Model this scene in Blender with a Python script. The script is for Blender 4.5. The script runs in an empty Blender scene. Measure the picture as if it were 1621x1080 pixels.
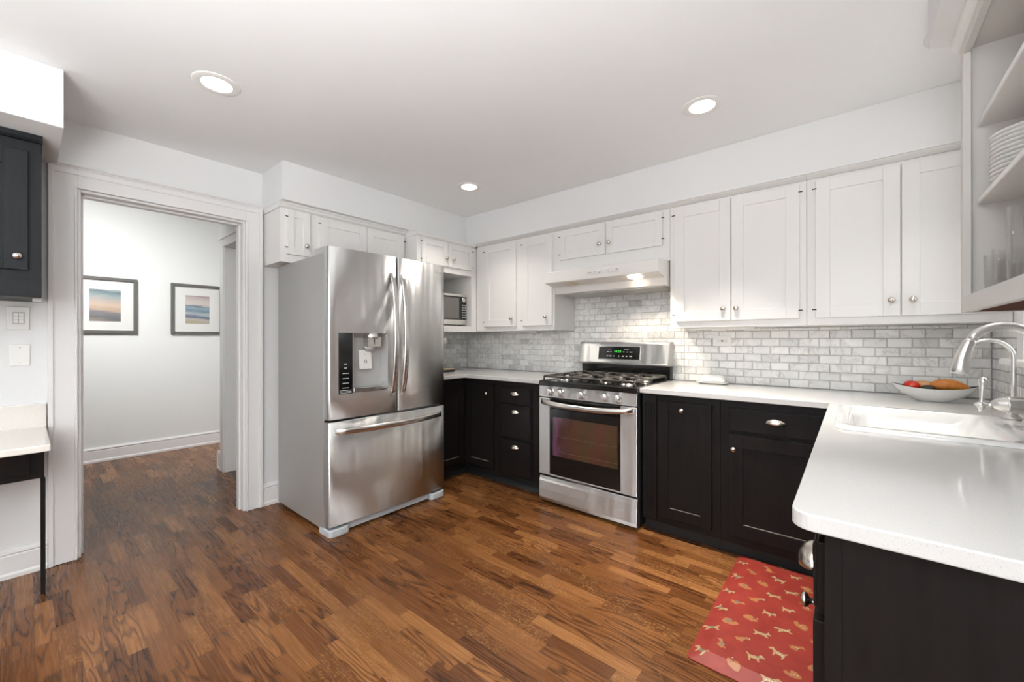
import bpy, bmesh, math, random
from mathutils import Vector, Matrix
random.seed(7)
C = bpy.context.scene
COL = C.collection
PI = math.pi

# ------------------------------------------------------------------ camera
cam_d = bpy.data.cameras.new('camera')
cam = bpy.data.objects.new('camera', cam_d); COL.objects.link(cam)
cam_d.sensor_width = 36.0; cam_d.sensor_fit = 'HORIZONTAL'
cam_d.lens = 644.07/1621*36.0
cam_d.shift_x = -0.69/1621; cam_d.shift_y = -2.51/1621
cam_d.clip_start = 0.02
cam.location = (3.3311, -3.1861, 1.2252)
cam.rotation_euler = (PI/2, 0.0009, 0.6961)
C.camera = cam

# ------------------------------------------------------------------ view, world, lights
vs = C.view_settings
vs.view_transform = 'Standard'; vs.look = 'None'; vs.gamma = 1.0; vs.use_curve_mapping = False
vs.exposure = 0.4
C.cycles.use_denoising = True
C.cycles.max_bounces = 10; C.cycles.diffuse_bounces = 6; C.cycles.glossy_bounces = 5
C.cycles.transparent_max_bounces = 12
C.cycles.caustics_reflective = False; C.cycles.caustics_refractive = False
C.cycles.sample_clamp_indirect = 8.0
world = bpy.data.worlds.new('sky'); C.world = world
world.use_nodes = True
wbg = world.node_tree.nodes['Background']
wbg.inputs[0].default_value = (0.86, 0.93, 1.0, 1); wbg.inputs[1].default_value = .9

def add_light(name, kind, loc, power, color=(1, 1, 1), rot=(0, 0, 0), **kw):
    d = bpy.data.lights.new(name, kind); d.energy = power; d.color = color
    for k, v in kw.items(): setattr(d, k, v)
    o = bpy.data.objects.new(name, d); COL.objects.link(o)
    o.location = loc; o.rotation_euler = rot
    return o
W, ZC = 3.8915, 2.442
YF = -5.4                    # wall behind the camera
HX = -2.466                  # far wall of the hall
# daylight at the windows (area lamps standing outside the openings, shining in)
add_light('daylight_sink_window', 'AREA', (W+.35, -.80, 1.75), 2.5, (.93, .97, 1), (0, PI/2, 0), shape='RECTANGLE', size=1.0, size_y=.55)
add_light('daylight_side_window', 'AREA', (W+.35, -2.80, 1.75), 5, (.95, .97, 1), (0, PI/2, 0), shape='RECTANGLE', size=1.1, size_y=.9)
add_light('daylight_patio_door', 'AREA', (1.9, YF-.3, 1.25), 12, (.96, .98, 1), (PI/2, 0, 0), shape='RECTANGLE', size=2.5, size_y=2.2)
# the photographer's flash, bounced off the ceiling above the camera
add_light('bounced_flash', 'AREA', (3.4, -4.35, .85), 138, (.97, .985, .99), (PI, 0, 0), shape='DISK', size=1.3, spread=2.7)
add_light('daylight_hall_window', 'AREA', (-1.85, 1.35, 1.5), 30, (1, .99, .97), (-PI/2, 0, 0), shape='RECTANGLE', size=.9, size_y=1.6)
def aim(a, b): return (Vector(b)-Vector(a)).to_track_quat('-Z', 'Y').to_euler()
add_light('hall_fill_light', 'AREA', (-.85, -3.2, 2.9), 19, (1, .995, .98), aim((-.85, -3.2, 2.9), (-2.46, -2.6, 1.5)), shape='DISK', size=1.0, spread=1.5)  # unseen fill added to brighten the hall's far wall, no fixture there
CANS = [(1.011, -2.602), (2.73, -.923), (.989, -.92), (3.652, -.83), (2.73, -2.602), (1.0, -4.25), (2.73, -4.25)]
WARM = (1.0, .93, .84)

# ------------------------------------------------------------------ materials
def mat(name, color=(.8, .8, .8), rough=.5, metal=0.0, **kw):
    m = bpy.data.materials.new(name); m.use_nodes = True
    b = m.node_tree.nodes['Principled BSDF']
    b.inputs['Base Color'].default_value = (*color, 1)
    b.inputs['Roughness'].default_value = rough
    b.inputs['Metallic'].default_value = metal
    for k, v in kw.items(): b.inputs[k].default_value = v
    return m
class NT:
    def __init__(s, m): s.t = m.node_tree; s.b = s.t.nodes['Principled BSDF']
    def n(s, ty, **kw):
        nd = s.t.nodes.new(ty)
        for k, v in kw.items():
            if k.startswith('i_'):
                key = k[2:]; nd.inputs[int(key) if key.isdigit() else key].default_value = v
            else: setattr(nd, k, v)
        return nd
    def l(s, a, b): s.t.links.new(a, b)
    def math(s, op, a, b=None, c=None):
        nd = s.t.nodes.new('ShaderNodeMath'); nd.operation = op
        for i, x in enumerate((a, b, c)):
            if x is None: continue
            if isinstance(x, (int, float)): nd.inputs[i].default_value = x
            else: s.l(x, nd.inputs[i])
        return nd.outputs[0]
    def ramp(s, fac, stops, interp='LINEAR'):
        nd = s.t.nodes.new('ShaderNodeValToRGB'); cr = nd.color_ramp; cr.interpolation = interp
        while len(cr.elements) < len(stops): cr.elements.new(.5)
        for e, (p, c) in zip(cr.elements, stops):
            e.position = p; e.color = (*c, 1) if len(c) == 3 else c
        s.l(fac, nd.inputs[0]); return nd.outputs[0]
    def xyz(s, which='Object'):
        tc = s.n('ShaderNodeTexCoord'); sp = s.n('ShaderNodeSeparateXYZ'); s.l(tc.outputs[which], sp.inputs[0])
        return tc.outputs[which], sp.outputs
    def comb(s, x, y, z):
        nd = s.t.nodes.new('ShaderNodeCombineXYZ')
        for i, v in enumerate((x, y, z)):
            if isinstance(v, (int, float)): nd.inputs[i].default_value = v
            else: s.l(v, nd.inputs[i])
        return nd.outputs[0]
    def mix(s, fac, a, b, blend='MIX'):
        nd = s.t.nodes.new('ShaderNodeMix'); nd.data_type = 'RGBA'; nd.blend_type = blend
        for i, x in ((0, fac), (6, a), (7, b)):
            if isinstance(x, (int, float)): nd.inputs[i].default_value = x
            elif isinstance(x, tuple): nd.inputs[i].default_value = (*x, 1)
            else: s.l(x, nd.inputs[i])
        return nd.outputs[2]
    def noise(s, vec, scale, detail=2, rough=.5, dist=0):
        nd = s.n('ShaderNodeTexNoise'); nd.inputs['Scale'].default_value = scale
        nd.inputs['Detail'].default_value = detail; nd.inputs['Roughness'].default_value = rough
        nd.inputs['Distortion'].default_value = dist
        if vec is not None: s.l(vec, nd.inputs['Vector'])
        return nd.outputs[0]
    def bump(s, h, strength, dist=.002):
        nd = s.n('ShaderNodeBump'); nd.inputs['Strength'].default_value = strength; nd.inputs['Distance'].default_value = dist
        s.l(h, nd.inputs['Height']); s.l(nd.outputs[0], s.b.inputs['Normal'])

def painted(name, color, rough, bump=.06, scale=60):
    m = mat(name, color, rough); k = NT(m); v, _ = k.xyz()
    k.bump(k.noise(v, scale, 3), bump, .001); return m
M_WALL = painted('wall_paint', (.745, .75, .75), .65, .1, 120)
M_CEIL = painted('ceiling_paint', (.82, .83, .835), .8, .1, 90)
M_TRIM = painted('trim_paint', (.75, .745, .74), .38, .05, 40)
M_CAB = painted('white_cabinet_paint', (.765, .755, .74), .34, .05, 50)
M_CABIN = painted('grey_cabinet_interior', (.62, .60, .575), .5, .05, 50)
M_HALLW = painted('hall_wall_paint', (.72, .73, .725), .65, .1, 120)
M_SEAM = mat('dark_gap', (.03, .03, .03), .8)
M_HINGE = mat('hinge_black', (.02, .018, .016), .5, .4)

def black_wood(name, base, rough):
    m = mat(name, base, rough); k = NT(m); v, o = k.xyz()
    g = k.noise(k.comb(k.math('MULTIPLY', o[0], 60), k.math('MULTIPLY', o[1], 60), k.math('MULTIPLY', o[2], 5)), 1.0, 4, .6)
    ch = k.noise(v, 22, 5, .75)
    chip = k.math('GREATER_THAN', ch, .745)
    c = k.mix(g, tuple(x*.7 for x in base), tuple(x*1.5 for x in base))
    k.l(k.mix(chip, c, (.16, .13, .11)), k.b.inputs['Base Color'])
    k.b.inputs['Specular IOR Level'].default_value = .16
    k.bump(g, .15, .001); return m
M_BLK = black_wood('black_painted_wood', (.0105, .0088, .0084), .38)
M_NAVY = black_wood('charcoal_painted_oak', (.016, .0178, .020), .45)
M_WEAR = mat('worn_paint_line', (.42, .36, .30), .7)
M_TOE = mat('toe_kick_black', (.01, .01, .011), .5)
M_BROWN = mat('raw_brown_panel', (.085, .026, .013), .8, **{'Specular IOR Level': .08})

def steel(name, color, rough, aniso=.0, wave=.0):
    m = mat(name, color, rough, 1.0); k = NT(m); v, o = k.xyz()
    st = k.noise(k.comb(k.math('MULTIPLY', o[0], 4), k.math('MULTIPLY', o[1], 4), k.math('MULTIPLY', o[2], 900)), 1, 2)
    mr = k.n('ShaderNodeMapRange', i_3=rough*.8, i_4=rough*1.25); k.l(st, mr.inputs[0]); k.l(mr.outputs[0], k.b.inputs['Roughness'])
    if aniso:
        k.b.inputs['Anisotropic'].default_value = aniso
        tg = k.n('ShaderNodeTangent', direction_type='RADIAL', axis='Z'); k.l(tg.outputs[0], k.b.inputs['Tangent']); k.b.inputs['Anisotropic Rotation'].default_value = .25
    if wave:
        w = k.noise(k.comb(k.math('MULTIPLY', o[0], 11), k.math('MULTIPLY', o[1], 11), k.math('MULTIPLY', o[2], 1.0)), 1, 1.0)
        k.bump(w, wave, .02)
    return m
M_STEEL = steel('brushed_stainless', (.80, .805, .80), .46, .955, .35)
M_STEEL2 = steel('stainless_handle', (.66, .645, .62), .25, .4)
M_FSIDE = mat('grey_fridge_side', (.47, .465, .455), .42, .5)
M_NICK = mat('brushed_nickel', (.62, .58, .53), .24, 1.0)
M_CHROME = mat('satin_nickel_faucet', (.74, .73, .71), .28, 1.0)
M_BPLAST = mat('black_plastic', (.012, .012, .013), .3)
M_BGLOSS = mat('black_gloss_enamel', (.008, .008, .008), .1)
M_IRON = mat('cast_iron_grate', (.10, .093, .085), .36, .7)
M_GREYP = mat('grey_plastic', (.46, .46, .45), .4)
M_FOOT = mat('light_grey_plastic', (.50, .53, .56), .4)
M_WPL = mat('white_plastic', (.80, .79, .77), .3)
M_ENAM = mat('white_enamel', (.82, .80, .775), .26)
M_PORC = mat('white_porcelain', (.74, .74, .73), .09, **{'Coat Weight': .5, 'Coat Roughness': .03})
M_PLATE = mat('white_china', (.78, .775, .76), .12)
M_FILT = mat('metal_mesh_filter', (.45, .43, .40), .42, .9)
def emit(name, color, s, base=(.8, .8, .8)):
    m = mat(name, base, .4)
    m.node_tree.nodes['Principled BSDF'].inputs['Emission Color'].default_value = (*color, 1)
    m.node_tree.nodes['Principled BSDF'].inputs['Emission Strength'].default_value = s
    return m
M_LAMP = emit('lamp_lens', (1, .95, .88), 9)
M_HLAMP = emit('hood_lamp_lens', (1, .88, .68), 12)
M_GREEN = emit('green_clock_digits', (.05, 1, .10), .75, (.02, .2, .03))
M_PRINT = mat('pale_print', (.62, .62, .62), .5)
M_DPRINT = mat('dark_print', (.05, .05, .05), .5)
M_LENSOFF = mat('unlit_lamp_lens', (.72, .64, .48), .3)

def glassmat(name, tint=(1, 1, 1), refl=1.0, rough=.02):
    m = bpy.data.materials.new(name); m.use_nodes = True; t = m.node_tree
    t.nodes.remove(t.nodes['Principled BSDF'])
    out = t.nodes['Material Output']
    tr = t.nodes.new('ShaderNodeBsdfTransparent'); tr.inputs[0].default_value = (*tint, 1)
    gl = t.nodes.new('ShaderNodeBsdfGlossy'); gl.inputs['Roughness'].default_value = rough
    fr = t.nodes.new('ShaderNodeFresnel'); fr.inputs[0].default_value = 1.5
    mu = t.nodes.new('ShaderNodeMath'); mu.operation = 'MULTIPLY'; mu.inputs[1].default_value = refl
    mx = t.nodes.new('ShaderNodeMixShader')
    t.links.new(fr.outputs[0], mu.inputs[0]); t.links.new(mu.outputs[0], mx.inputs[0])
    t.links.new(tr.outputs[0], mx.inputs[1]); t.links.new(gl.outputs[0], mx.inputs[2])
    t.links.new(mx.outputs[0], out.inputs[0]); return m
M_GLASS = glassmat('clear_pane')
M_TUMB = glassmat('tumbler_glass', (.993, .993, .99), 1.0)
def rim_glass(m):      # reflect by grazing angle on both faces of the thin wall
    t = m.node_tree; fr = [n for n in t.nodes if n.type == 'FRESNEL'][0]; mu = [n for n in t.nodes if n.type == 'MATH'][0]
    lw = t.nodes.new('ShaderNodeLayerWeight'); lw.inputs[0].default_value = .35
    pw = t.nodes.new('ShaderNodeMath'); pw.operation = 'POWER'; pw.inputs[1].default_value = 2.2
    t.links.new(lw.outputs['Facing'], pw.inputs[0])
    mu.operation = 'MULTIPLY_ADD'; t.links.new(pw.outputs[0], mu.inputs[0]); mu.inputs[1].default_value = .6; mu.inputs[2].default_value = .03
rim_glass(M_TUMB); rim_glass(M_GLASS)

def make_floor():
    m = mat('oak_strip_floor', (.2, .1, .04), .25); k = NT(m)
    v, o = k.xyz(); x, y = o[0], o[1]
    ry = k.math('DIVIDE', y, .0575); row = k.math('FLOOR', ry)
    def wn(a, b=None):
        nd = k.n('ShaderNodeTexWhiteNoise'); nd.noise_dimensions = '2D'
        k.l(k.comb(a, b if b is not None else 0.0, 0.0), nd.inputs['Vector']); return nd.outputs[0]
    r1 = wn(row); r2 = wn(k.math('ADD', row, 31.7))
    L = k.math('MULTIPLY_ADD', r2, .30, .22)
    rx = k.math('DIVIDE', k.math('MULTIPLY_ADD', r1, 3.0, x), L)
    col = k.math('FLOOR', rx)
    idn = wn(row, col); id2 = wn(k.math('ADD', row, .5), k.math('ADD', col, 7.3)); id3 = wn(k.math('ADD', col, 3.1), k.math('ADD', row, 11.9))
    base = k.ramp(idn, [(0, (.095, .034, .0103)), (.12, (.122, .0445, .0136)), (.4, (.160, .061, .0186)), (.75, (.205, .083, .0260)), (1, (.275, .119, .040))])
    # straight grain
    gx = k.math('MULTIPLY_ADD', idn, 61.0, k.math('MULTIPLY', x, 5.0))
    gy = k.math('MULTIPLY_ADD', id2, 37.0, k.math('MULTIPLY', y, 150.0))
    g1 = k.noise(k.comb(gx, gy, k.math('MULTIPLY', idn, 23.0)), 1.0, 4, .62)
    # cathedral rings
    cx = k.math('MULTIPLY_ADD', idn, 91.0, k.math('MULTIPLY', x, 1.35))
    cy = k.math('MULTIPLY_ADD', id2, 53.0, k.math('MULTIPLY', y, 11.0))
    nz = k.noise(k.comb(cx, cy, 0.0), 1.25, 1.5, .45)
    ring = k.math('FRACT', k.math('MULTIPLY', nz, 11.0))
    ringd = k.ramp(ring, [(0, (0, 0, 0)), (.14, (.25, .25, .25)), (.42, (1, 1, 1)), (.86, (.9, .9, .9)), (1, (0, 0, 0))])
    # ray fleck
    fl = k.noise(k.comb(k.math('MULTIPLY_ADD', id2, 11.0, k.math('MULTIPLY', x, 38.0)), k.math('MULTIPLY', y, 42.0), id3), 1.0, 2, .5, 2.6)
    fl = k.ramp(fl, [(.50, (0, 0, 0)), (.62, (1, 1, 1))])
    isring = k.math('GREATER_THAN', id3, .47); isfl = k.math('LESS_THAN', id3, .22)
    g1c = k.ramp(g1, [(.25, (.52, .48, .46)), (.45, (.93, .92, .92)), (.75, (1.12, 1.12, 1.12))])
    c = k.mix(1.0, base, g1c, 'MULTIPLY')
    cr = k.mix(1.0, c, k.mix(ringd, (.20, .17, .16), (1.08, 1.06, 1.06)), 'MULTIPLY')
    c = k.mix(k.math('MULTIPLY', isring, .8), c, cr)
    c = k.mix(k.math('MULTIPLY', k.math('MULTIPLY', fl, isfl), .5), c, (.36, .175, .060))
    fy = k.math('FRACT', ry); fx = k.math('MULTIPLY', k.math('FRACT', rx), L)
    gap = k.math('MAXIMUM', k.math('LESS_THAN', fy, .022), k.math('LESS_THAN', fx, .0016))
    c = k.mix(k.math('MULTIPLY', gap, .6), c, (.03, .013, .006))
    k.l(c, k.b.inputs['Base Color'])
    rr = k.n('ShaderNodeMapRange', i_3=.20, i_4=.34); k.l(g1, rr.inputs[0]); k.l(rr.outputs[0], k.b.inputs['Roughness'])
    k.b.inputs['Specular IOR Level'].default_value = .28
    k.bump(k.math('SUBTRACT', k.math('MULTIPLY', g1, .4), gap), .12, .0012)
    return m
M_FLOOR = make_floor()

def make_quartz(name='white_quartz', c0=(.575, .568, .557)):
    m = mat(name, c0, .1); k = NT(m); v, _ = k.xyz()
    n1 = k.noise(v, 420, 2, .6); n2 = k.noise(v, 9, 3, .5)
    c = k.ramp(n1, [(.30, tuple(x*.80 for x in c0)), (.40, c0), (.7, tuple(min(1, x*1.04) for x in c0))])
    c = k.mix(k.math('MULTIPLY', n2, .12), c, (.70, .68, .66))
    k.l(c, k.b.inputs['Base Color']); return m
M_QTZ = make_quartz()
M_QTZD = make_quartz('cream_quartz', (.76, .73, .68))

def make_marble():
    m = mat('marble_tile', (.7, .7, .7), .22); k = NT(m); v, o = k.xyz()
    at = k.n('ShaderNodeAttribute', attribute_name='rnd'); r = at.outputs['Fac']
    base = k.ramp(r, [(0, (.58, .58, .58)), (.10, (.74, .74, .735)), (.5, (.82, .82, .81)), (1, (.90, .895, .88))])
    off = k.n('ShaderNodeVectorMath', operation='ADD'); k.l(v, off.inputs[0])
    k.l(k.comb(k.math('MULTIPLY', r, 40.0), k.math('MULTIPLY', r, 17.0), k.math('MULTIPLY', r, 29.0)), off.inputs[1])
    nz = k.noise(off.outputs[0], 5.5, 4, .55, .8)
    ve = k.math('ABSOLUTE', k.math('SUBTRACT', nz, .5))
    vein = k.ramp(ve, [(0, (.62, .62, .63)), (.006, (.84, .84, .84)), (.03, (1, 1, 1))])
    cl = k.ramp(k.noise(off.outputs[0], 16, 3), [(.3, (.90, .90, .90)), (.7, (1.03, 1.03, 1.03))])
    k.l(k.mix(1.0, k.mix(.75, base, vein, 'MULTIPLY'), cl, 'MULTIPLY'), k.b.inputs['Base Color'])
    k.bump(k.noise(v, 90, 3), .08, .001); return m
M_TILE = make_marble()
M_GROUT = mat('pale_grout', (.58, .555, .52), .8)

# ------------------------------------------------------------------ mesh helpers
class MB:
    def __init__(s, T=None): s.v = []; s.f = []; s.m = []; s.s = []; s.T = T; s.merge = False
    def add(s, vs, fs, m=0, smooth=False):
        b = len(s.v)
        if len(vs) != 8 or len(fs) != 6: s.merge = True
        s.v += [s.T(*p) if s.T else tuple(p) for p in vs]
        for f in fs: s.f.append([b+i for i in f]); s.m.append(m); s.s.append(smooth)
        return s
    def box(s, a, b, c, d, e, f, m=0):      # x0,x1,y0,y1,z0,z1 (or u,n,z)
        return s.add([(a, c, e), (b, c, e), (b, d, e), (a, d, e), (a, c, f), (b, c, f), (b, d, f), (a, d, f)],
                     [(0, 3, 2, 1), (4, 5, 6, 7), (0, 1, 5, 4), (1, 2, 6, 5), (2, 3, 7, 6), (3, 0, 4, 7)], m)
    def ext(s, poly, axis, a, b, m=0, smooth=False):
        n = len(poly)
        def P(p, t): return {'x': (t, p[0], p[1]), 'y': (p[0], t, p[1]), 'z': (p[0], p[1], t)}[axis]
        s.add([P(p, a) for p in poly]+[P(p, b) for p in poly], [tuple(range(n))[::-1], tuple(range(n, 2*n))], m)
        return s.add([P(p, a) for p in poly]+[P(p, b) for p in poly], [(i, (i+1) % n, n+(i+1) % n, n+i) for i in range(n)], m, smooth)
    def loft(s, loops, m=0, cap0=True, cap1=True, smooth=False):
        n = len(loops[0]); vs = [p for L in loops for p in L]; fs = []
        for k in range(len(loops)-1):
            for i in range(n):
                fs.append((k*n+i, k*n+(i+1) % n, (k+1)*n+(i+1) % n, (k+1)*n+i))
        s.add(vs, fs, m, smooth)
        if cap0: s.add(loops[0], [tuple(range(n))[::-1]], m)
        if cap1: s.add(loops[-1], [tuple(range(n))], m)
        return s
    def tube(s, path, r, seg=12, m=0, caps=True, flat=1.0):
        P = [Vector(p) for p in path]; R = r if isinstance(r, (list, tuple)) else [r]*len(P); loops = []
        d0 = (P[1]-P[0]).normalized()
        up = Vector((0, 0, 1)) if abs(d0.z) < .9 else Vector((1, 0, 0))
        a = d0.cross(up).normalized()
        for i, p in enumerate(P):
            d = (P[min(i+1, len(P)-1)]-P[max(i-1, 0)]).normalized()
            a = (a-d*a.dot(d)).normalized(); b = d.cross(a)
            loops.append([tuple(p+a*(R[i]*math.cos(t))+b*(R[i]*flat*math.sin(t))) for t in (2*PI*j/seg for j in range(seg))])
        return s.loft(loops, m, caps, caps, True)
    def lathe(s, prof, c, axis=(0, 0, 1), seg=24, m=0, caps=True):
        ax = Vector(axis).normalized(); a = ax.orthogonal().normalized(); b = ax.cross(a); c = Vector(c)
        loops = [[tuple(c+ax*h+a*(max(r, 1e-5)*math.cos(t))+b*(max(r, 1e-5)*math.sin(t))) for t in (2*PI*j/seg for j in range(seg))] for r, h in prof]
        return s.loft(loops, m, caps, caps, True)
    def ell(s, c, r, rot=None, seg=20, rings=12, m=0, fn=None):
        c = Vector(c); loops = []
        for i in range(rings+1):
            th = PI*i/rings; th = min(max(th, .02), PI-.02); L = []
            for j in range(seg):
                ph = 2*PI*j/seg
                p = Vector((r[0]*math.cos(th), r[1]*math.sin(th)*math.cos(ph), r[2]*math.sin(th)*math.sin(ph)))
                if fn: p = fn(p)
                if rot: p = rot @ p
                L.append(tuple(c+p))
            loops.append(L)
        return s.loft(loops, m, True, True, True)
ORG = {}
def build(name, mb, mats, parent=None, bevel=0, seg=2, label=None, origin=None, kind=None, post=None):
    if not isinstance(mats, (list, tuple)): mats = [mats]
    if parent is not None: org = ORG[parent.name]
    elif origin is not None: org = Vector(origin)
    else:
        xs, ys, zs = zip(*mb.v); org = Vector(((min(xs)+max(xs))/2, (min(ys)+max(ys))/2, min(zs)))
    me = bpy.data.meshes.new(name)
    me.from_pydata([tuple(Vector(p)-org) for p in mb.v], [], mb.f)
    for m in mats: me.materials.append(m)
    for i, p in enumerate(me.polygons): p.material_index = mb.m[i]; p.use_smooth = mb.s[i]
    bm = bmesh.new(); bm.from_mesh(me)
    if mb.merge: bmesh.ops.remove_doubles(bm, verts=bm.verts, dist=1e-6)
    if post: post(bm, org)
    bmesh.ops.recalc_face_normals(bm, faces=bm.faces); bm.to_mesh(me); bm.free()
    o = bpy.data.objects.new(name, me); COL.objects.link(o)
    if parent is not None: o.parent = parent
    else: o.location = org
    ORG[o.name] = org
    if bevel:
        md = o.modifiers.new('edge', 'BEVEL'); md.width = bevel; md.segments = seg; md.limit_method = 'ANGLE'; md.angle_limit = .6
        md.harden_normals = False
    if label: o['label'] = label
    if kind: o['kind'] = kind
    return o
def tag(o, label, cat, group=None, kind=None):
    o['label'] = label; o['category'] = cat
    if group: o['group'] = group
    if kind: o['kind'] = kind
    return o
def thing(name, label, cat, loc, group=None):
    o = bpy.data.objects.new(name, None); COL.objects.link(o); o.location = loc; o.empty_display_size = .1
    ORG[o.name] = Vector(loc); return tag(o, label, cat, group)
def struct(name, mb, m, bevel=0, parent=None, **kw):
    return build(name, mb, m, parent, bevel, kind='structure' if parent is None else None, **kw)
def TB(yf): return lambda u, n, z: (u, yf-n, z)         # front facing -y
def TA(xf): return lambda u, n, z: (xf+n, u, z)         # front facing +x
def TC(xf): return lambda u, n, z: (xf-n, u, z)         # front facing -x
def text_mesh(name, txt, size, T, m, parent, depth=.0006, bold=0):
    cu = bpy.data.curves.new('txt', 'FONT'); cu.body = txt; cu.size = size; cu.extrude = depth; cu.align_x = 'CENTER'; cu.align_y = 'CENTER'
    cu.offset = bold
    ob = bpy.data.objects.new('txt', cu); COL.objects.link(ob)
    dg = bpy.context.evaluated_depsgraph_get(); dg.update()
    me = bpy.data.meshes.new_from_object(ob.evaluated_get(dg))
    bpy.data.objects.remove(ob); org = ORG[parent.name]
    for v in me.vertices: v.co = Vector(T(v.co.x, v.co.z, v.co.y))-org
    me.materials.clear(); me.materials.append(m)
    o = bpy.data.objects.new(name, me); COL.objects.link(o); o.parent = parent; ORG[o.name] = org
    return o
def rrect(x0, x1, y0, y1, r, z, n=5):
    P = []
    for cx, cy, a0 in ((x1-r, y1-r, 0), (x0+r, y1-r, PI/2), (x0+r, y0+r, PI), (x1-r, y0+r, 1.5*PI)):
        for i in range(n+1):
            a = a0+PI/2*i/n; P.append((cx+r*math.cos(a), cy+r*math.sin(a), z))
    return P
def cells(xs, ys, keep, z0, z1, hooks=None):
    """slab built on a grid of cells; keep(i,j) says which cells exist"""
    mb = MB(); nx, ny = len(xs)-1, len(ys)-1
    K = lambda i, j: 0 <= i < nx and 0 <= j < ny and keep(i, j)
    for i in range(nx):
        for j in range(ny):
            if not K(i, j): continue
            a, b, c, d = xs[i], xs[i+1], ys[j], ys[j+1]
            mb.add([(a, c, z1), (b, c, z1), (b, d, z1), (a, d, z1)], [(0, 1, 2, 3)])
            mb.add([(a, c, z0), (b, c, z0), (b, d, z0), (a, d, z0)], [(3, 2, 1, 0)])
            for di, dj, p, q in ((-1, 0, (a, d), (a, c)), (1, 0, (b, c), (b, d)), (0, -1, (a, c), (b, c)), (0, 1, (b, d), (a, d))):
                if not K(i+di, j+dj): mb.add([(*p, z0), (*q, z0), (*q, z1), (*p, z1)], [(0, 1, 2, 3)])
    return mb
def flat_dissolve(bm, org): bmesh.ops.dissolve_limit(bm, angle_limit=.01, verts=bm.verts, edges=bm.edges)

# ------------------------------------------------------------------ setting
struct('floor', MB().box(-2.6, W+.12, YF-.1, 2.0, -.06, 0), M_FLOOR, origin=(0, 0, 0))
struct('ceiling', MB().box(-.001, W+.12, YF-.12, .14, ZC, ZC+.1), M_CEIL)
ZH = 3.05
struct('ceiling_hall', MB().box(-2.6, .0, YF-.12, 2.0, ZH, ZH+.1), M_CEIL)
WT = .14
D0, D1, DZ = -3.0, -2.18, 2.07          # doorway in the left wall
ZH_ = 3.05
mb = MB(); mb.box(-WT, 0, YF, D0, 0, ZH_); mb.box(-WT, 0, D1, .14, 0, ZH_); mb.box(-WT, 0, D0, D1, DZ, ZH_)
struct('wall_left', mb, M_WALL)
struct('wall_back', MB().box(0, W+.14, 0, .14, 0, ZC), M_WALL)
def wall_open(xa, xb, y0, y1, ops):      # wall along y with openings (ya,yb,za,zb)
    mb = MB(); y = y0
    for a, b, c, d in sorted(ops):
        mb.box(xa, xb, y, a, 0, ZC); mb.box(xa, xb, a, b, 0, c); mb.box(xa, xb, a, b, d, ZC); y = b
    mb.box(xa, xb, y, y1, 0, ZC); return mb
W1 = (-1.04, -.545, 1.14, 2.10); W2 = (-3.25, -2.36, 1.05, 2.25)
struct('wall_right', wall_open(W, W+.14, YF, 0, [W1, W2]), M_WALL)
mb = MB(); mb.box(0, .65, YF-.14, YF, 0, ZC); mb.box(3.15, W+.14, YF-.14, YF, 0, ZC); mb.box(.65, 3.15, YF-.14, YF, 2.35, ZC)
struct('wall_front', mb, M_WALL)
def sash(name, T, u0, u1, z0, z1, mid=True):
    mb = MB(T); t = .045
    mb.box(u0, u0+t, -.09, -.05, z0, z1); mb.box(u1-t, u1, -.09, -.05, z0, z1)
    mb.box(u0+t, u1-t, -.09, -.05, z0, z0+t); mb.box(u0+t, u1-t, -.09, -.05, z1-t, z1)
    if mid: mb.box(u0+t, u1-t, -.09, -.05, (z0+z1)/2-.02, (z0+z1)/2+.02)
    w = struct(name, mb, M_TRIM, .003)
    build('pane', MB(T).box(u0+t, u1-t, -.073, -.069, z0+t, z1-t), M_GLASS, w)
    cs = MB(T); k = .085
    cs.box(u0-k, u0, .001, .02, z0-.02, z1+k); cs.box(u1, u1+k, .001, .02, z0-.02, z1+k); cs.box(u0, u1, .001, .02, z1, z1+k)
    cs.box(u0-.03, u0-.02, .02, .026, z0-.02, z1+.03)
    build('casing', cs, M_TRIM, w, .003)
    return w
w1 = sash('window_1', TC(W), *W1)
build('sill', MB().box(W-.066, W-.0015, -1.15, -.435, 1.112, 1.14), M_TRIM, w1, .006)
w2 = sash('window_2', TC(W), *W2)
build('sill', MB().box(W-.05, W-.0015, -3.36, -2.31, 1.012, 1.05), M_TRIM, w2, .006)
pd = MB(lambda u, n, z: (u, YF+n, z))
for u in (.65, 1.86, 3.07): pd.box(u, u+.08, -.09, -.03, 0.002, 2.35)
pd.box(.73, 3.07, -.09, -.03, .002, .12); pd.box(.73, 3.07, -.09, -.03, 2.26, 2.35)
w3 = struct('window_3', pd, M_TRIM, .003)
build('pane', MB(lambda u, n, z: (u, YF+n, z)).box(.73, 3.07, -.065, -.06, .12, 2.26), M_GLASS, w3)
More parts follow.
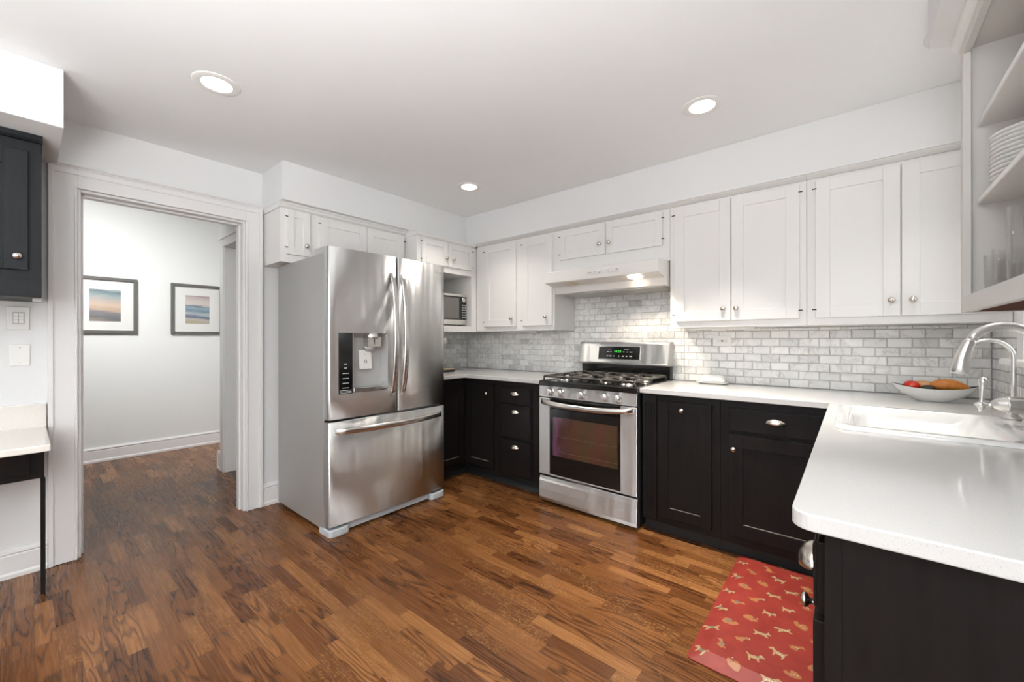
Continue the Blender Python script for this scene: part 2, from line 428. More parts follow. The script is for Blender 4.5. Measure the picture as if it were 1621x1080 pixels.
# hall
struct('wall_hall_far', MB().box(HX-.14, HX, YF-.1, 1.3, 0, ZH), M_HALLW)
YH = -2.0
mb = MB(); mb.box(-1.29, -1.118, YH, -.2, 0, ZH); mb.box(-1.118, -.30, YH, YH+.14, 2.08, ZH); mb.box(-.30, -WT, YH, YH+.14, 0, ZH)
struct('wall_hall_side', mb, M_HALLW)
mb = MB(); mb.box(HX, -WT, 1.3, 1.44, 0, .75); mb.box(HX, -WT, 1.3, 1.44, 2.3, ZH); mb.box(HX, -2.3, 1.3, 1.44, .75, 2.3); mb.box(-1.4, -WT, 1.3, 1.44, .75, 2.3)
struct('wall_hall_end', mb, M_HALLW)
struct('wall_hall_front', MB().box(HX, -WT, YF-.1, YF, 0, ZH), M_HALLW)
cs = MB(TB(YH))
cs.box(-1.215, -1.118, .001, .02, 0, 2.18); cs.box(-1.118, -.31, .001, .02, 2.082, 2.18); cs.box(-1.225, -.31, .001, .03, 2.155, 2.185)
cs.box(-1.118, -1.105, -.10, .012, 0, 2.08)
struct('door_2', cs, M_TRIM, .003)
# outside brick house seen through the side windows
mbk = mat('white_brick', (.7, .7, .7), .8); k = NT(mbk); v, o = k.xyz()
br = k.n('ShaderNodeTexBrick'); br.inputs['Color1'].default_value = (.62, .62, .63, 1); br.inputs['Color2'].default_value = (.5, .5, .52, 1)
br.inputs['Mortar'].default_value = (.8, .8, .8, 1); br.inputs['Scale'].default_value = 4.5; k.l(k.comb(o[1], o[2], 0.0), br.inputs['Vector']); k.l(br.outputs[0], k.b.inputs['Base Color'])
struct('wall_outside', MB().box(6.2, 6.4, -8, 3, -.5, 3.6), mbk)
# soffits
def soffit(name, x0, x1, y0, y1, z0): return struct(name, MB().box(x0, x1, y0, y1, z0, ZC-.0005), M_WALL, .002)
soffit('wall_soffit_fridge', .001, .376, -2.07, -.001, 2.178)
soffit('wall_soffit_back', .3765, W-.001, -.366, -.001, 2.156)
soffit('wall_soffit_desk', .001, .602, YF+.001, -3.075, 2.180)
soffit('wall_soffit_right', 3.538, W-.001, YF+.001, -1.133, 2.251)
# door casing of the doorway (both jambs, head, stops)
cs = MB(TA(0))
def fl_case(u0, u1, out):      # flat casing with a raised back band on the outer edge
    cs.box(u0, u1, .001, .02, .002, DZ+.105)
    e = (u0, u0+.02) if out < 0 else (u1-.02, u1); cs.box(e[0], e[1], .02, .03, .002, DZ+.105)
    e = (u1-.012, u1) if out < 0 else (u0, u0+.012); cs.box(e[0], e[1], .02, .026, .002, DZ)
fl_case(-3.1095, D0, -1); fl_case(D1, -2.074, 1)
cs.box(D0, D1, .001, .02, DZ, DZ+.105); cs.box(D0-.012, D1+.012, .02, .026, DZ-.001, DZ+.012)
cs.box(-3.0905, -2.093, .02, .028, DZ+.07, DZ+.085)
dr = struct('door_1', cs, M_TRIM, .003)
cap = MB(); cap.ext([(.001, DZ+.105), (.022, DZ+.105), (.026, DZ+.112), (.036, DZ+.118), (.036, DZ+.126), (.001, DZ+.126)], 'y', -3.115, -2.071)
cap.v = [(p[0], p[1], p[2]) for p in cap.v]
build('cap_moulding', cap, M_TRIM, dr, .001)
jb = MB()
jb.box(-WT-.001, .004, D0-.0, D0+.014, .002, DZ); jb.box(-WT-.001, .004, D1-.014, D1, .002, DZ); jb.box(-WT-.001, .004, D0+.014, D1-.014, DZ-.014, DZ)
jb.box(-.10, -.05, D1-.026, D1-.014, .002, DZ-.014); jb.box(-.10, -.05, D0+.014, D0+.026, .002, DZ-.014); jb.box(-.10, -.05, D0+.026, D1-.026, DZ-.026, DZ-.014)
jb.box(-WT-.02, -WT-.001, D1, D1+.1, .002, DZ+.1); jb.box(-WT-.02, -WT-.001, D0-.1, D0, .002, DZ+.1); jb.box(-WT-.02, -WT-.001, D0, D1, DZ, DZ+.1)
build('jamb', jb, M_TRIM, dr, .002)
# baseboards
def baseboard(name, T, u0, u1, h=.15):
    mb = MB(); P = [(.001, 0.001), (.022, .001), (.022, .02), (.016, .03), (.016, h-.035), (.013, h-.03), (.020, h-.022), (.018, h-.012), (.010, h-.006), (.008, h), (.001, h)]
    n = len(P)
    vs = [T(u0, a, b) for a, b in P]+[T(u1, a, b) for a, b in P]
    mb.add(vs, [tuple(range(n))[::-1], tuple(range(n, 2*n))]+[(i, (i+1) % n, n+(i+1) % n, n+i) for i in range(n)])
    return mb
struct('baseboard_left', baseboard('b', TA(0), -2.073, -1.2, .16), M_TRIM)
struct('baseboard_desk', baseboard('b', TA(0), YF, -3.111), M_TRIM)
struct('baseboard_hall', baseboard('b', TA(HX), YF, 1.29), M_TRIM)
mbb = baseboard('b', TB(YH), -1.312, -1.216, .17); b2 = baseboard('b', TC(-1.29), YH-.022, -.2, .17); mbb.add(b2.v, b2.f)
struct('baseboard_hall_corner', mbb, M_TRIM)

# ------------------------------------------------------------------ recessed lights
for i, (x, y) in enumerate(CANS):
    lab = ['recessed ceiling light above the doorway side of the room', 'recessed ceiling light above the range and right-hand upper cabinets',
           'small-looking recessed ceiling light near the back corner above the fridge', 'recessed ceiling light mostly hidden behind the soffit of the open shelves',
           'recessed ceiling light overhead, above the frame', 'recessed ceiling light behind the photographer on the desk side', 'recessed ceiling light behind the photographer on the sink side'][i]
    t = thing('recessed_ceiling_light', lab, 'ceiling light', (x, y, ZC), 'recessed ceiling lights')
    mb = MB(); mb.lathe([(.062, -.0005), (.097, -.0005), (.097, -.0015), (.092, -.004), (.066, -.005), (.062, -.004)], (x, y, ZC), caps=False, seg=40)
    build('trim_ring', mb, M_WPL, t)
    mb = MB(); mb.lathe([(.0001, -.0012), (.061, -.0012), (.061, -.004), (.0001, -.005)], (x, y, ZC), caps=False, seg=32)
    build('lens', mb, M_LAMP, t, label='glowing round lens')
    add_light('downlight_glow', 'AREA', (x, y, ZC-.012), (1.5, 8, 4.5, 1.2, 1.2, .8, .8)[i], WARM, shape='DISK', size=.11, spread=(1.35, 1.2, 1.9, 1.35, 1.2, 1.35, 1.35)[i])

# ------------------------------------------------------------------ cabinet pieces
def shaker(mb, u0, u1, z0, z1, th=.019, rail=.06, rec=.008, wear=False, n0=.0005):
    mb.box(u0, u0+rail, n0, th, z0, z1); mb.box(u1-rail, u1, n0, th, z0, z1)
    mb.box(u0+rail, u1-rail, n0, th, z0, z0+rail); mb.box(u0+rail, u1-rail, n0, th, z1-rail, z1)
    mb.box(u0+rail-.002, u1-rail+.002, n0, th-rec, z0+rail-.002, z1-rail+.002)
    if wear: mb.box(u0+rail+.002, u1-rail-.002, th-rec, th-rec+.0015, z0+rail, z0+rail+.003, 1)
def knob(parent, T, u, z, n, r=.0155, name='knob'):
    o = Vector(T(u, n, z)); ax = Vector(T(u, n+1, z))-o
    mb = MB(); mb.lathe([(.008, 0), (.0065, .003), (.0055, .012), (r*.75, .016), (r, .020), (r*.97, .024), (r*.7, .0285), (.0005, .030)], o, ax, 20)
    return build(name, mb, M_NICK, parent)
def cup(parent, T, u, z, n, w=.047, h=.026, d=.026):
    mb = MB(); nu, nv = 18, 9; vs = []; fs = []
    for i in range(nu+1):
        a = PI*i/nu
        for j in range(nv+1):
            b = (PI/2+.25)*j/nv
            vs.append(T(u+w*math.cos(a), n+.001+d*math.sin(a)*math.sin(b), z+h*math.sin(a)*math.cos(b)))
    for i in range(nu):
        for j in range(nv): q = i*(nv+1)+j; fs.append((q, q+1, q+nv+2, q+nv+1))
    mb.add(vs, fs, 0, True)
    o = build('cup_pull', mb, M_NICK, parent)
    md = o.modifiers.new('th', 'SOLIDIFY'); md.thickness = .0018
    return o
def hinge(parent, T, u, z, n, side):
    return build('hinge', MB(T).box(u-.015 if side > 0 else u-.005, u+.005 if side > 0 else u+.015, n-.001, n+.0015, z-.003, z+.003), M_HINGE, parent)
def cab_door(parent, T, u0, u1, z0, z1, m, n=0, hs=None, kn=None, rail=.065, wear=False, hz=.046, name='door', rec=.008):
    mb = MB(lambda u, k, z: T(u, k+n, z)); shaker(mb, u0, u1, z0, z1, rail=rail, wear=wear, rec=rec)
    d = build(name, mb, [m, M_WEAR], parent, .0015)
    if hs:
        for z in (z0+hz, z1-hz): hinge(d, T, u0 if hs < 0 else u1, z, n+.019, -hs)
    if kn: knob(d, T, kn[0], kn[1], n+.019)
    return d
def slab(parent, T, u0, u1, z0, z1, m, n=0, name='drawer', groove=True):
    mb = MB(lambda u, k, z: T(u, k+n, z)); mb.box(u0, u1, .0005, .013, z0, z1); mb.box(u0+.008, u1-.008, .012, .019, z0+.008, z1-.008)
    return build(name, mb, m, parent, .002)

# ---- upper cabinets, stove wall
UF = -.320; TU = TB(UF); UZ = 1.303
def upper(label, x0, x1, z0, z1=2.134, sides=0):
    t = thing('upper_cabinet', label, 'cabinet', ((x0+x1)/2, -.16, z0), 'white upper cabinets')
    mb = MB(); mb.box(x0+.0006, x1-.0006, UF, -.0015, z0, z1); build('carcass', mb, M_CAB, t, .0015)
    cr = MB(); cr.ext([(-.002, z1+.0005), (UF-.004, z1+.0005), (UF-.010, z1+.004), (UF-.040, z1+.017), (UF-.042, z1+.0205), (-.002, z1+.0205)], 'x', max(x0+.0006, .4975), x1-.0006)
    build('crown_moulding', cr, M_CAB, t)
    return t
t = upper('white two-door upper cabinet between the microwave nook and the range hood', .4735, 1.402, UZ)
cab_door(t, TU, .5958, .9903, 1.345, 2.116, M_CAB, 0, -1, (.942, 1.418))
cab_door(t, TU, 1.064, 1.3833, 1.345, 2.116, M_CAB, 0, -1, (1.322, 1.42))
build('light_bar', MB().box(.75, 1.12, -.20, -.16, UZ-.012, UZ-.0005), M_WPL, t, .002)
t = upper('short white two-door cabinet directly above the range hood', 1.402, 2.362, 1.772)
cab_door(t, TU, 1.466, 1.8745, 1.882, 2.12, M_CAB, 0, -1, (1.834, 1.962), rail=.05)
cab_door(t, TU, 1.889, 2.313, 1.882, 2.12, M_CAB, 0, 1, (1.913, 1.962), rail=.05)
t = upper('white two-door upper cabinet immediately right of the range hood', 2.362, 3.131, UZ)
cab_door(t, TU, 2.395, 2.7425, 1.345, 2.116, M_CAB, 0, -1, (2.702, 1.419))
cab_door(t, TU, 2.7465, 3.0985, 1.345, 2.116, M_CAB, 0, 1, (2.776, 1.418))
build('light_bar', MB().box(2.44, 2.86, -.24, -.19, UZ-.014, UZ-.0005), M_WPL, t, .002, label='slim white light bar under the cabinet')
t = upper('white two-door upper cabinet in the corner beside the sink window', 3.131, W-.002, UZ)
cab_door(t, TU, 3.1716, 3.5183, 1.345, 2.116, M_CAB, 0, -1, (3.484, 1.423))
cab_door(t, TU, 3.5235, 3.868, 1.345, 2.116, M_CAB, 0, 1, (3.563, 1.423))

# ---- upper cabinets, fridge wall
t = thing('upper_cabinet', 'shallow white three-door cabinet above the refrigerator', 'cabinet', (.15, -1.55, 1.766), 'white upper cabinets')
mb = MB(); mb.box(.0015, .305, -2.06, -1.041, 1.766, 2.140); build('carcass', mb, M_CAB, t, .0015)
cr = MB(); cr.add([], [])
P = [(.002, 2.1405), (.309, 2.1405), (.322, 2.150), (.325, 2.160), (.335, 2.168), (.335, 2.1775), (.002, 2.1775)]
cr.ext([(a, b) for a, b in P], 'y', -2.068, -1.041); cr.v = [(x, y, z) for x, y, z in cr.v]
build('crown_moulding', cr, M_CAB, t)
TF = TA(.305)
cab_door(t, TF, -2.02, -1.865, 1.822, 2.128, M_CAB, 0, -1, (-1.895, 1.893), rail=.045)
cab_door(t, TF, -1.793, -1.419, 1.822, 2.128, M_CAB, 0, -1, rail=.06)
cab_door(t, TF, -1.4155, -1.060, 1.822, 2.128, M_CAB, 0, 1, rail=.06)
t = thing('microwave_cabinet', 'deep white corner cabinet with two small doors over an open microwave nook', 'cabinet', (.24, -.69, 1.297), 'white upper cabinets')
XM = .472; y0, y1 = -1.040, -.3205; yo = -.391
mb = MB()
mb.box(.0015, XM, y0, y0+.018, 1.297, 2.122); mb.box(.0015, XM, yo, y1, 1.297, 2.122); mb.box(.0015, .376, y0, y1, 2.1222, 2.1765)
mb.box(.0015, XM, y0+.018, yo, 1.297, 1.352); mb.box(.0015, XM, y0+.018, yo, 1.838, 2.122)
mb.box(.0015, .012, y0+.018, yo, 1.352, 1.838)
build('carcass', mb, M_CAB, t, .0015)
cr = MB(); cr.ext([(.3775, 2.1225), (XM+.002, 2.1225), (XM+.014, 2.13), (XM+.022, 2.142), (XM+.022, 2.152), (.3775, 2.152)], 'y', y0-.006, -.343)
build('crown_moulding', cr, M_CAB, t)
TMc = TA(XM)
cab_door(t, TMc, -.998, -.706, 1.893, 2.108, M_CAB, 0, -1, (-.726, 1.963), rail=.05, hz=.03)
cab_door(t, TMc, -.702, -.391, 1.893, 2.108, M_CAB, 0, 1, (-.645, 1.963), rail=.05, hz=.03)

# ---- microwave
t = thing('microwave_oven', 'stainless microwave with black window and keypad in the white nook', 'microwave', (.25, -.68, 1.353))
mb = MB(); mb.box(.06, .43, -.94, -.428, 1.362, 1.660); build('housing', mb, M_GREYP, t, .004)
mb = MB(); mb.box(.4305, .448, -.94, -.428, 1.366, 1.658); build('front_frame', mb, M_STEEL2, t, .003)
mb = MB(); mb.box(.4485, .4525, -.925, -.510, 1.413, 1.635); mb.box(.4525, .4535, -.90, -.535, 1.425, 1.62, 1); build('door', mb, [M_BPLAST, mat('microwave_screen', (.16, .15, .14), .3)], t, .001)
mb = MB(); mb.box(.4485, .453, -.508, -.438, 1.413, 1.635); cp = build('control_panel', mb, M_BPLAST, t, .001)
mb = MB(); mb.lathe([(.024, 0), (.024, .0015), (.018, .002)], (.453, -.473, 1.605), (1, 0, 0), 20); build('display_bezel', mb, M_STEEL2, cp)
kb = MB()
for r in range(6):
    for c_ in range(3): kb.box(.4532, .4545, -.499+c_*.020, -.485+c_*.020, 1.432+r*.023, 1.443+r*.023)
build('keypad', kb, M_GREYP, cp)
for y in (-.9, -.47):
    for x in (.10, .40): build('foot', MB().box(x-.012, x+.012, y-.012, y+.012, 1.3525, 1.362), M_BPLAST, t)

# ---- range hood
t = thing('range_hood', 'white under-cabinet range hood with one lamp lit above the range', 'range hood', (1.9, -.26, 1.59))
hx0, hx1 = 1.437, 2.353
mb = MB()
mb.ext([(-.002, 1.7715), (-.36, 1.7715), (-.520, 1.757), (-.530, 1.752), (-.520, 1.675), (-.517, 1.671), (-.508, 1.671), (-.405, 1.654), (-.392, 1.648), (-.368, 1.604), (-.358, 1.597), (-.002, 1.597)], 'x', hx0, hx1)
build('shell', mb, M_ENAM, t, .003)
def TH(u, n, z):     # on the hood's front face
    f = (z-1.675)/(1.752-1.675); return (u, -.520-.010*f-n, z)
mb = MB(TH); mb.box(1.815, 2.085, .0002, .003, 1.700, 1.732); st = build('control_strip', mb, M_WPL, t, .001)
for u in (1.925, 2.0):
    o = Vector(TH(u, .003, 1.716)); kb = MB(); kb.lathe([(.011, 0), (.010, .010), (.0005, .012)], o, (0, -1, 0), 16); kb.box(u-.002, u+.002, o.y-.016, o.y-.01, 1.707, 1.725); build('knob', kb, M_WPL, st)
for u0_, u1_, z0_, z1_ in ((1.83, 1.865, 1.714, 1.718), (1.885, 1.893, 1.713, 1.720), (2.055, 2.075, 1.714, 1.722)): build('printed_mark', MB(TH).box(u0_, u1_, .003, .0034, z0_, z1_), M_GREYP, st)
sn = Vector((0, -.163, -.987)).normalized()
for u, m_, lb in ((2.165, M_HLAMP, 'lit lamp lens'), (1.655, M_LENSOFF, 'unlit lamp lens')):
    cc = Vector((u, -.456, 1.6622)); mb = MB(); mb.lathe([(.048, 0.0005), (.048, .004), (.040, .007), (.0005, .009)], cc, sn, 28); build('lamp_lens', mb, m_, t, label=lb)
for a, b in ((1.475, 1.885), (1.895, 2.325)):
    mb = MB(); mb.box(a, b, -.345, -.04, 1.590, 1.5965); mb.box(a+.012, b-.012, -.335, -.05, 1.5885, 1.5905, 1); build('grease_filter', mb, [M_GREYP, M_FILT], t)
add_light('hood_lamp_glow', 'SPOT', (2.165, -.458, 1.648), 22, (1, .87, .70), (.12, 0, 0), spot_size=2.3, spot_blend=.6, shadow_soft_size=.035)

# ------------------------------------------------------------------ base cabinets
BF = -.628; TBs = TB(BF); XA = .628
BT = .8825
t = thing('base_cabinet', 'black corner base cabinet running behind the fridge, single door with round knob', 'cabinet', (.5, -.5, 0), 'black base cabinets')
mb = MB(); mb.ext([(.0015, -1.045), (XA, -1.045), (XA, BF), (1.046, BF), (1.046, -.0015), (.0015, -.0015)], 'z', .10, BT); build('carcass', mb, M_BLK, t, .0015)
tk = MB(); tk.box(.0015, .56, -1.045, -.0015, .001, .0995); tk.box(.5605, 1.046, -.556, -.0015, .001, .0995)
tk.ext([(.5605, .001), (.582, .001), (.578, .012), (.568, .03), (.5605, .04)], 'y', -1.045, -.556); tk.v = tk.v
tk.ext([(-.5565, .001), (-.578, .001), (-.574, .012), (-.564, .03), (-.5565, .04)], 'x', .582, 1.046)
build('toe_kick', tk, M_TOE, t)
cab_door(t, TA(XA), -1.035, -.655, .125, .855, M_BLK, 0, rail=.055, wear=True, hs=None)
cab_door(t, TBs, .668, .998, .125, .845, M_BLK, 0, kn=(.929, .762), rail=.055, wear=True)
t = thing('drawer_cabinet', 'black three-drawer base cabinet with cup pulls left of the range', 'cabinet', (1.28, -.32, 0), 'black base cabinets')
mb = MB(); mb.box(1.047, 1.512, BF, -.0015, .10, BT); build('carcass', mb, M_BLK, t, .0015)
tk = MB(); tk.box(1.047, 1.512, -.556, -.0015, .001, .0995); tk.ext([(-.5565, .001), (-.578, .001), (-.574, .012), (-.564, .03), (-.5565, .04)], 'x', 1.047, 1.512); build('toe_kick', tk, M_TOE, t)
for z0, z1, zc in ((.705, .835, .777), (.420, .692, .632), (.120, .405, .346)):
    d = slab(t, TBs, 1.077, 1.394, z0, z1, M_BLK); cup(d, TBs, 1.232, zc, .019)
RX0 = 2.289
t = thing('pull_out_cabinet', 'black base cabinet with fluted strip and tall pull-out door right of the range', 'cabinet', (2.52, -.32, 0), 'black base cabinets')
mb = MB(); mb.box(RX0, 2.750, BF, -.0015, .075, BT); build('carcass', mb, M_BLK, t, .0015)
fl = MB(TBs); fl.box(2.293, 2.383, .0005, .008, .09, .872)
for i in range(4): fl.box(2.305+i*.018, 2.314+i*.018, .008, .012, .16, .82)
build('fluted_pilaster', fl, M_BLK, t, .0015)
d = cab_door(t, TBs, 2.398, 2.706, .120, .842, M_BLK, 0, kn=(2.543, .796), rail=.062, wear=True)
build('toe_kick', MB().box(RX0, 2.750, -.585, -.0015, .001, .0745), M_TOE, t)
t = thing('base_cabinet', 'black base cabinet with one wide drawer over one door, beside the sink corner', 'cabinet', (3.0, -.32, 0), 'black base cabinets')
mb = MB(); mb.box(2.7505, 3.288, BF, -.0015, .075, BT); build('carcass', mb, M_BLK, t, .0015)
d = slab(t, TBs, 2.795, 3.22, .706, .842, M_BLK); cup(d, TBs, 3.02, .778, .019, w=.05)
cab_door(t, TBs, 2.795, 3.22, .125, .692, M_BLK, 0, kn=(2.823, .612), rail=.07, wear=True)
build('toe_kick', MB().box(2.7505, 3.288, -.585, -.0015, .001, .0745), M_TOE, t)
# sink run
t = thing('sink_cabinet', 'black sink base cabinet with plain end panel along the right wall', 'cabinet', (3.58, -1.5, 0), 'black base cabinets')
XS = 3.292; SE = -2.262
mb = MB(); mb.box(XS, W-.002, SE, SE+.02, .001, BT); mb.box(XS, XS+.02, SE+.02, -.05, .10, BT); mb.box(XS+.02, W-.002, SE+.02, -.05, .10, .12); mb.box(XS+.02, W-.002, -.05, -.03, .1, BT)
mb.box(XS, XS+.025, SE-.003, SE, .001, BT)
build('carcass', mb, M_BLK, t, .0015)
build('toe_kick', MB().box(XS+.075, XS+.09, SE+.02, -.05, .001, .0995), M_TOE, t)
TS = TC(XS)
d = slab(t, TS, -2.225, -1.80, .706, .842, M_BLK); cup(d, TS, -2.13, .765, .019, w=.05, h=.036, d=.030)
d = slab(t, TS, -1.77, -.70, .706, .842, M_BLK, name='false_front')
cab_door(t, TS, -2.225, -1.80, .125, .692, M_BLK, 0, kn=(-2.10, .66), rail=.06)
cab_door(t, TS, -1.77, -1.24, .125, .692, M_BLK, 0, kn=(-1.30, .62), rail=.06)
cab_door(t, TS, -1.235, -.70, .125, .692, M_BLK, 0, kn=(-1.17, .62), rail=.06)

# ------------------------------------------------------------------ countertops
CT0, CT1 = .883, .914
TI = .0115        # tile build-up
mb = cells([TI, .674, 1.5155], [-1.055, -.6683, -TI], lambda i, j: (i, j) in ((0, 0), (0, 1), (1, 1)), CT0, CT1)
o = build('countertop', mb, M_QTZ, None, .003, 2, post=flat_dissolve); tag(o, 'white quartz countertop in the back corner left of the range', 'countertop')
CX, CY, CE = 3.2435, -.6683, -2.2935
sx0, sx1, sy0, sy1 = 3.300, 3.825, -1.362, -.783
def post_counter(bm, org):
    flat_dissolve(bm, org)
    es = [e for e in bm.edges if all(abs(v.co.x+org.x-CX) < 1e-4 and abs(v.co.y+org.y-CE) < 1e-4 for v in e.verts)]
    bmesh.ops.bevel(bm, geom=es, offset=.035, segments=6, affect='EDGES', profile=.5)
xs = [2.2855, CX, sx0, sx1, W-TI]; ys = [CE, sy0, sy1, CY, -TI]
mb = cells(xs, ys, lambda i, j: (i == 0 and j == 3) or (i > 0 and not (i == 2 and j == 1)), CT0, CT1)
o = build('countertop', mb, M_QTZ, None, .003, 2, post=post_counter); tag(o, 'white L-shaped quartz countertop holding the sink, rounded front corner', 'countertop')

# ---- backsplash
def backsplash(name, T, regs, label, org):
    mb = MB(T); rnd = []
    def q(vs, fs, m, r):
        mb.add(vs, fs, m); rnd.extend([r]*len(fs))
    pz, pu, g, b = .0525, .1040, .0013, .0035
    for (u0, u1, z0, z1) in regs:
        q([(u0, .0012, z0), (u1, .0012, z0), (u1, .0012, z1), (u0, .0012, z1), (u0, .004, z0), (u1, .004, z0), (u1, .004, z1), (u0, .004, z1)],
          [(0, 1, 2, 3), (4, 5, 6, 7), (0, 1, 5, 4), (1, 2, 6, 5), (2, 3, 7, 6), (3, 0, 4, 7)], 1, .5)
        for r in range(int((z1-.914)/pz)+1):
            za, zb = max(z0, .9145+r*pz)+g, min(z1, .9145+(r+1)*pz)-g
            if zb-za < .006: continue
            k = math.floor(u0/pu)-1
            while k*pu < u1:
                ua = k*pu+(pu/2 if r % 2 else 0); ub = ua+pu; k += 1
                ua, ub = max(u0, ua)+g, min(u1, ub)-g
                if ub-ua < .006: continue
                bb = min(b, (ub-ua)/3, (zb-za)/3)
                q([(ua, .004, za), (ub, .004, za), (ub, .004, zb), (ua, .004, zb), (ua, .0075, za), (ub, .0075, za), (ub, .0075, zb), (ua, .0075, zb),
                   (ua+bb, .0105, za+bb), (ub-bb, .0105, za+bb), (ub-bb, .0105, zb-bb), (ua+bb, .0105, zb-bb)],
                  [(0, 1, 5, 4), (1, 2, 6, 5), (2, 3, 7, 6), (3, 0, 4, 7), (4, 5, 9, 8), (5, 6, 10, 9), (6, 7, 11, 10), (7, 4, 8, 11), (8, 9, 10, 11)], 0, random.random())
    me = bpy.data.meshes.new(name); O = Vector(org)
    me.from_pydata([tuple(Vector(p)-O) for p in mb.v], [], mb.f); me.materials.append(M_TILE); me.materials.append(M_GROUT)
    at = me.attributes.new('rnd', 'FLOAT', 'FACE')
    for i, p in enumerate(me.polygons): p.material_index = mb.m[i]; at.data[i].value = rnd[i]
    bm = bmesh.new(); bm.from_mesh(me); bmesh.ops.recalc_face_normals(bm, faces=bm.faces); bm.to_mesh(me); bm.free()
    ob = bpy.data.objects.new(name, me); COL.objects.link(ob); ob.location = O
    return tag(ob, label, 'backsplash')
backsplash('tile_backsplash', TB(0), [(.0125, 1.4025, .9143, 1.302), (1.4025, 2.3615, .9143, 1.5955), (2.3615, W-.0125, .9143, 1.302)],
           'long grey marble subway tile backsplash behind the range and counter', (1.9, 0, .914))
backsplash('tile_backsplash', TA(0), [(-1.055, -.0015, .9143, 1.2965)], 'short marble tile backsplash under the microwave nook', (0, -.5, .914))
backsplash('tile_backsplash', TC(W), [(-.437, -.0015, .9143, 1.302), (-2.29, -.437, .9143, 1.111)], 'marble tile backsplash beside and under the sink window', (W, -1.1, .914))

# ------------------------------------------------------------------ refrigerator
t = thing('refrigerator', 'large stainless french-door refrigerator with ice dispenser and bottom freezer drawer', 'refrigerator', (.45, -1.54, 0))
FY0, FY1, FM = -2.0, -1.077, -1.5175
mb = MB(); mb.box(.09, .800, FY0+.004, FY1-.004, .035, 1.765); build('body', mb, M_FSIDE, t, .006, label='grey painted side')
def fx(y, base=.874): 
    s_ = (y-(FY0+FY1)/2)/((FY1-FY0)/2); return base+.014*(1-s_*s_)
ed = .012
def front_grid(ya, yb, z0, z1, holes, extra_y=(), extra_z=(), xb=.808):
    """curved door: front skin with rounded vertical edges, rectangular holes left open"""
    ys = sorted(set([ya, ya+.004, ya+ed, yb-ed, yb-.004, yb]+[ya+ed+(yb-ya-2*ed)*i/14 for i in range(1, 14)]+list(extra_y)))
    zs = sorted(set([z0, z1]+list(extra_z)))
    def X(y):
        d = min(y-ya, yb-y); r = .012
        return fx(y)-(0 if d >= r else r-math.sqrt(max(0, r*r-(r-d)**2)))
    mb = MB(); n = len(zs)
    vs = [(X(y), y, z) for y in ys for z in zs]; fs = []
    for i in range(len(ys)-1):
        for j in range(n-1):
            cy, cz = (ys[i]+ys[i+1])/2, (zs[j]+zs[j+1])/2
            if any(a < cy < b and c < cz < d for a, b, c, d in holes): continue
            fs.append((i*n+j, (i+1)*n+j, (i+1)*n+j+1, i*n+j+1))
    mb.add(vs, fs, 0, True)
    # sides, top, bottom, back
    mb.add([(xb, ya, z0), (X(ya), ya, z0), (X(ya), ya, z1), (xb, ya, z1)], [(0, 1, 2, 3)]); mb.add([(xb, yb, z0), (X(yb), yb, z0), (X(yb), yb, z1), (xb, yb, z1)], [(0, 1, 2, 3)])
    for z in (z0, z1):
        L = [(X(y), y, z) for y in ys]+[(xb, yb, z), (xb, ya, z)]; mb.add(L, [tuple(range(len(L)))])
    mb.add([(xb, ya, z0), (xb, yb, z0), (xb, yb, z1), (xb, ya, z1)], [(0, 1, 2, 3)])
    return mb
ZD0, ZD1 = .728, 1.800
HZ = (-1.841, -1.593, .885, 1.268)
mb = front_grid(FY0, FM-.004, ZD0, ZD1, [HZ], HZ[:2], HZ[2:])
ld = build('door', mb, M_STEEL, t, label='door with water and ice dispenser')
mb = front_grid(FM+.004, FY1, ZD0, ZD1, [])
rd = build('door', mb, M_STEEL, t, label='plain door with brand mark')
mb = front_grid(FY0, FY1, .068, .712, [])
fd = build('freezer_drawer', mb, M_STEEL, t)
gk = MB(); gk.box(.8005, .8075, FY0+.01, FY1-.01, .07, 1.79); build('door_gasket', gk, M_SEAM, t)
# dispenser recess
ya, yb, z0, z1 = HZ; xb = .815
mb = MB(); xf = fx(ya)-.001; xg = fx(yb)-.001
mb.add([(xf, ya, z0), (xg, yb, z0), (xb, yb-.012, z0+.005), (xb, ya+.004, z0+.005), (xf, ya, z1), (xg, yb, z1), (xb, yb-.012, z1-.03), (xb, ya+.004, z1-.03)],
       [(0, 1, 2, 3), (4, 5, 6, 7), (0, 3, 7, 4), (1, 2, 6, 5), (3, 2, 6, 7)])
rc = build('dispenser_recess', mb, M_GREYP, ld, label='grey recess')
ty = MB(); n = 10
top = []; 
for i in range(n+1):
    y = ya+.002+(yb-ya-.004)*i/n; top.append((fx(y)+.012*math.sin(PI*i/n)+.002, y))
ty.ext([(xb+.002, yb-.014), (xb+.002, ya+.006)]+top, 'z', .889, .915); build('drip_tray', ty, M_STEEL2, ld, .003)
ch = MB(); ch.box(.835, .895, -1.745, -1.652, 1.178, 1.243); ch.box(.8955, .8965, -1.705, -1.697, 1.205, 1.228, 1); ch.box(.8955, .8965, -1.707, -1.694, 1.195, 1.199, 1)
build('dispenser_chute', ch, [M_STEEL2, M_DPRINT], ld, .002)
lt = MB(); lt.lathe([(.042, 0), (.045, .008), (.040, .03), (.030, .04)], (.862, -1.70, 1.232), (0, 0, 1), 20); build('chute_collar', lt, M_CHROME, ld)
nz = MB(); nz.lathe([(.022, 0), (.036, .02), (.036, .03)], (.855, -1.715, 1.150), (0, 0, 1), 20); build('nozzle', nz, M_GREYP, ld)
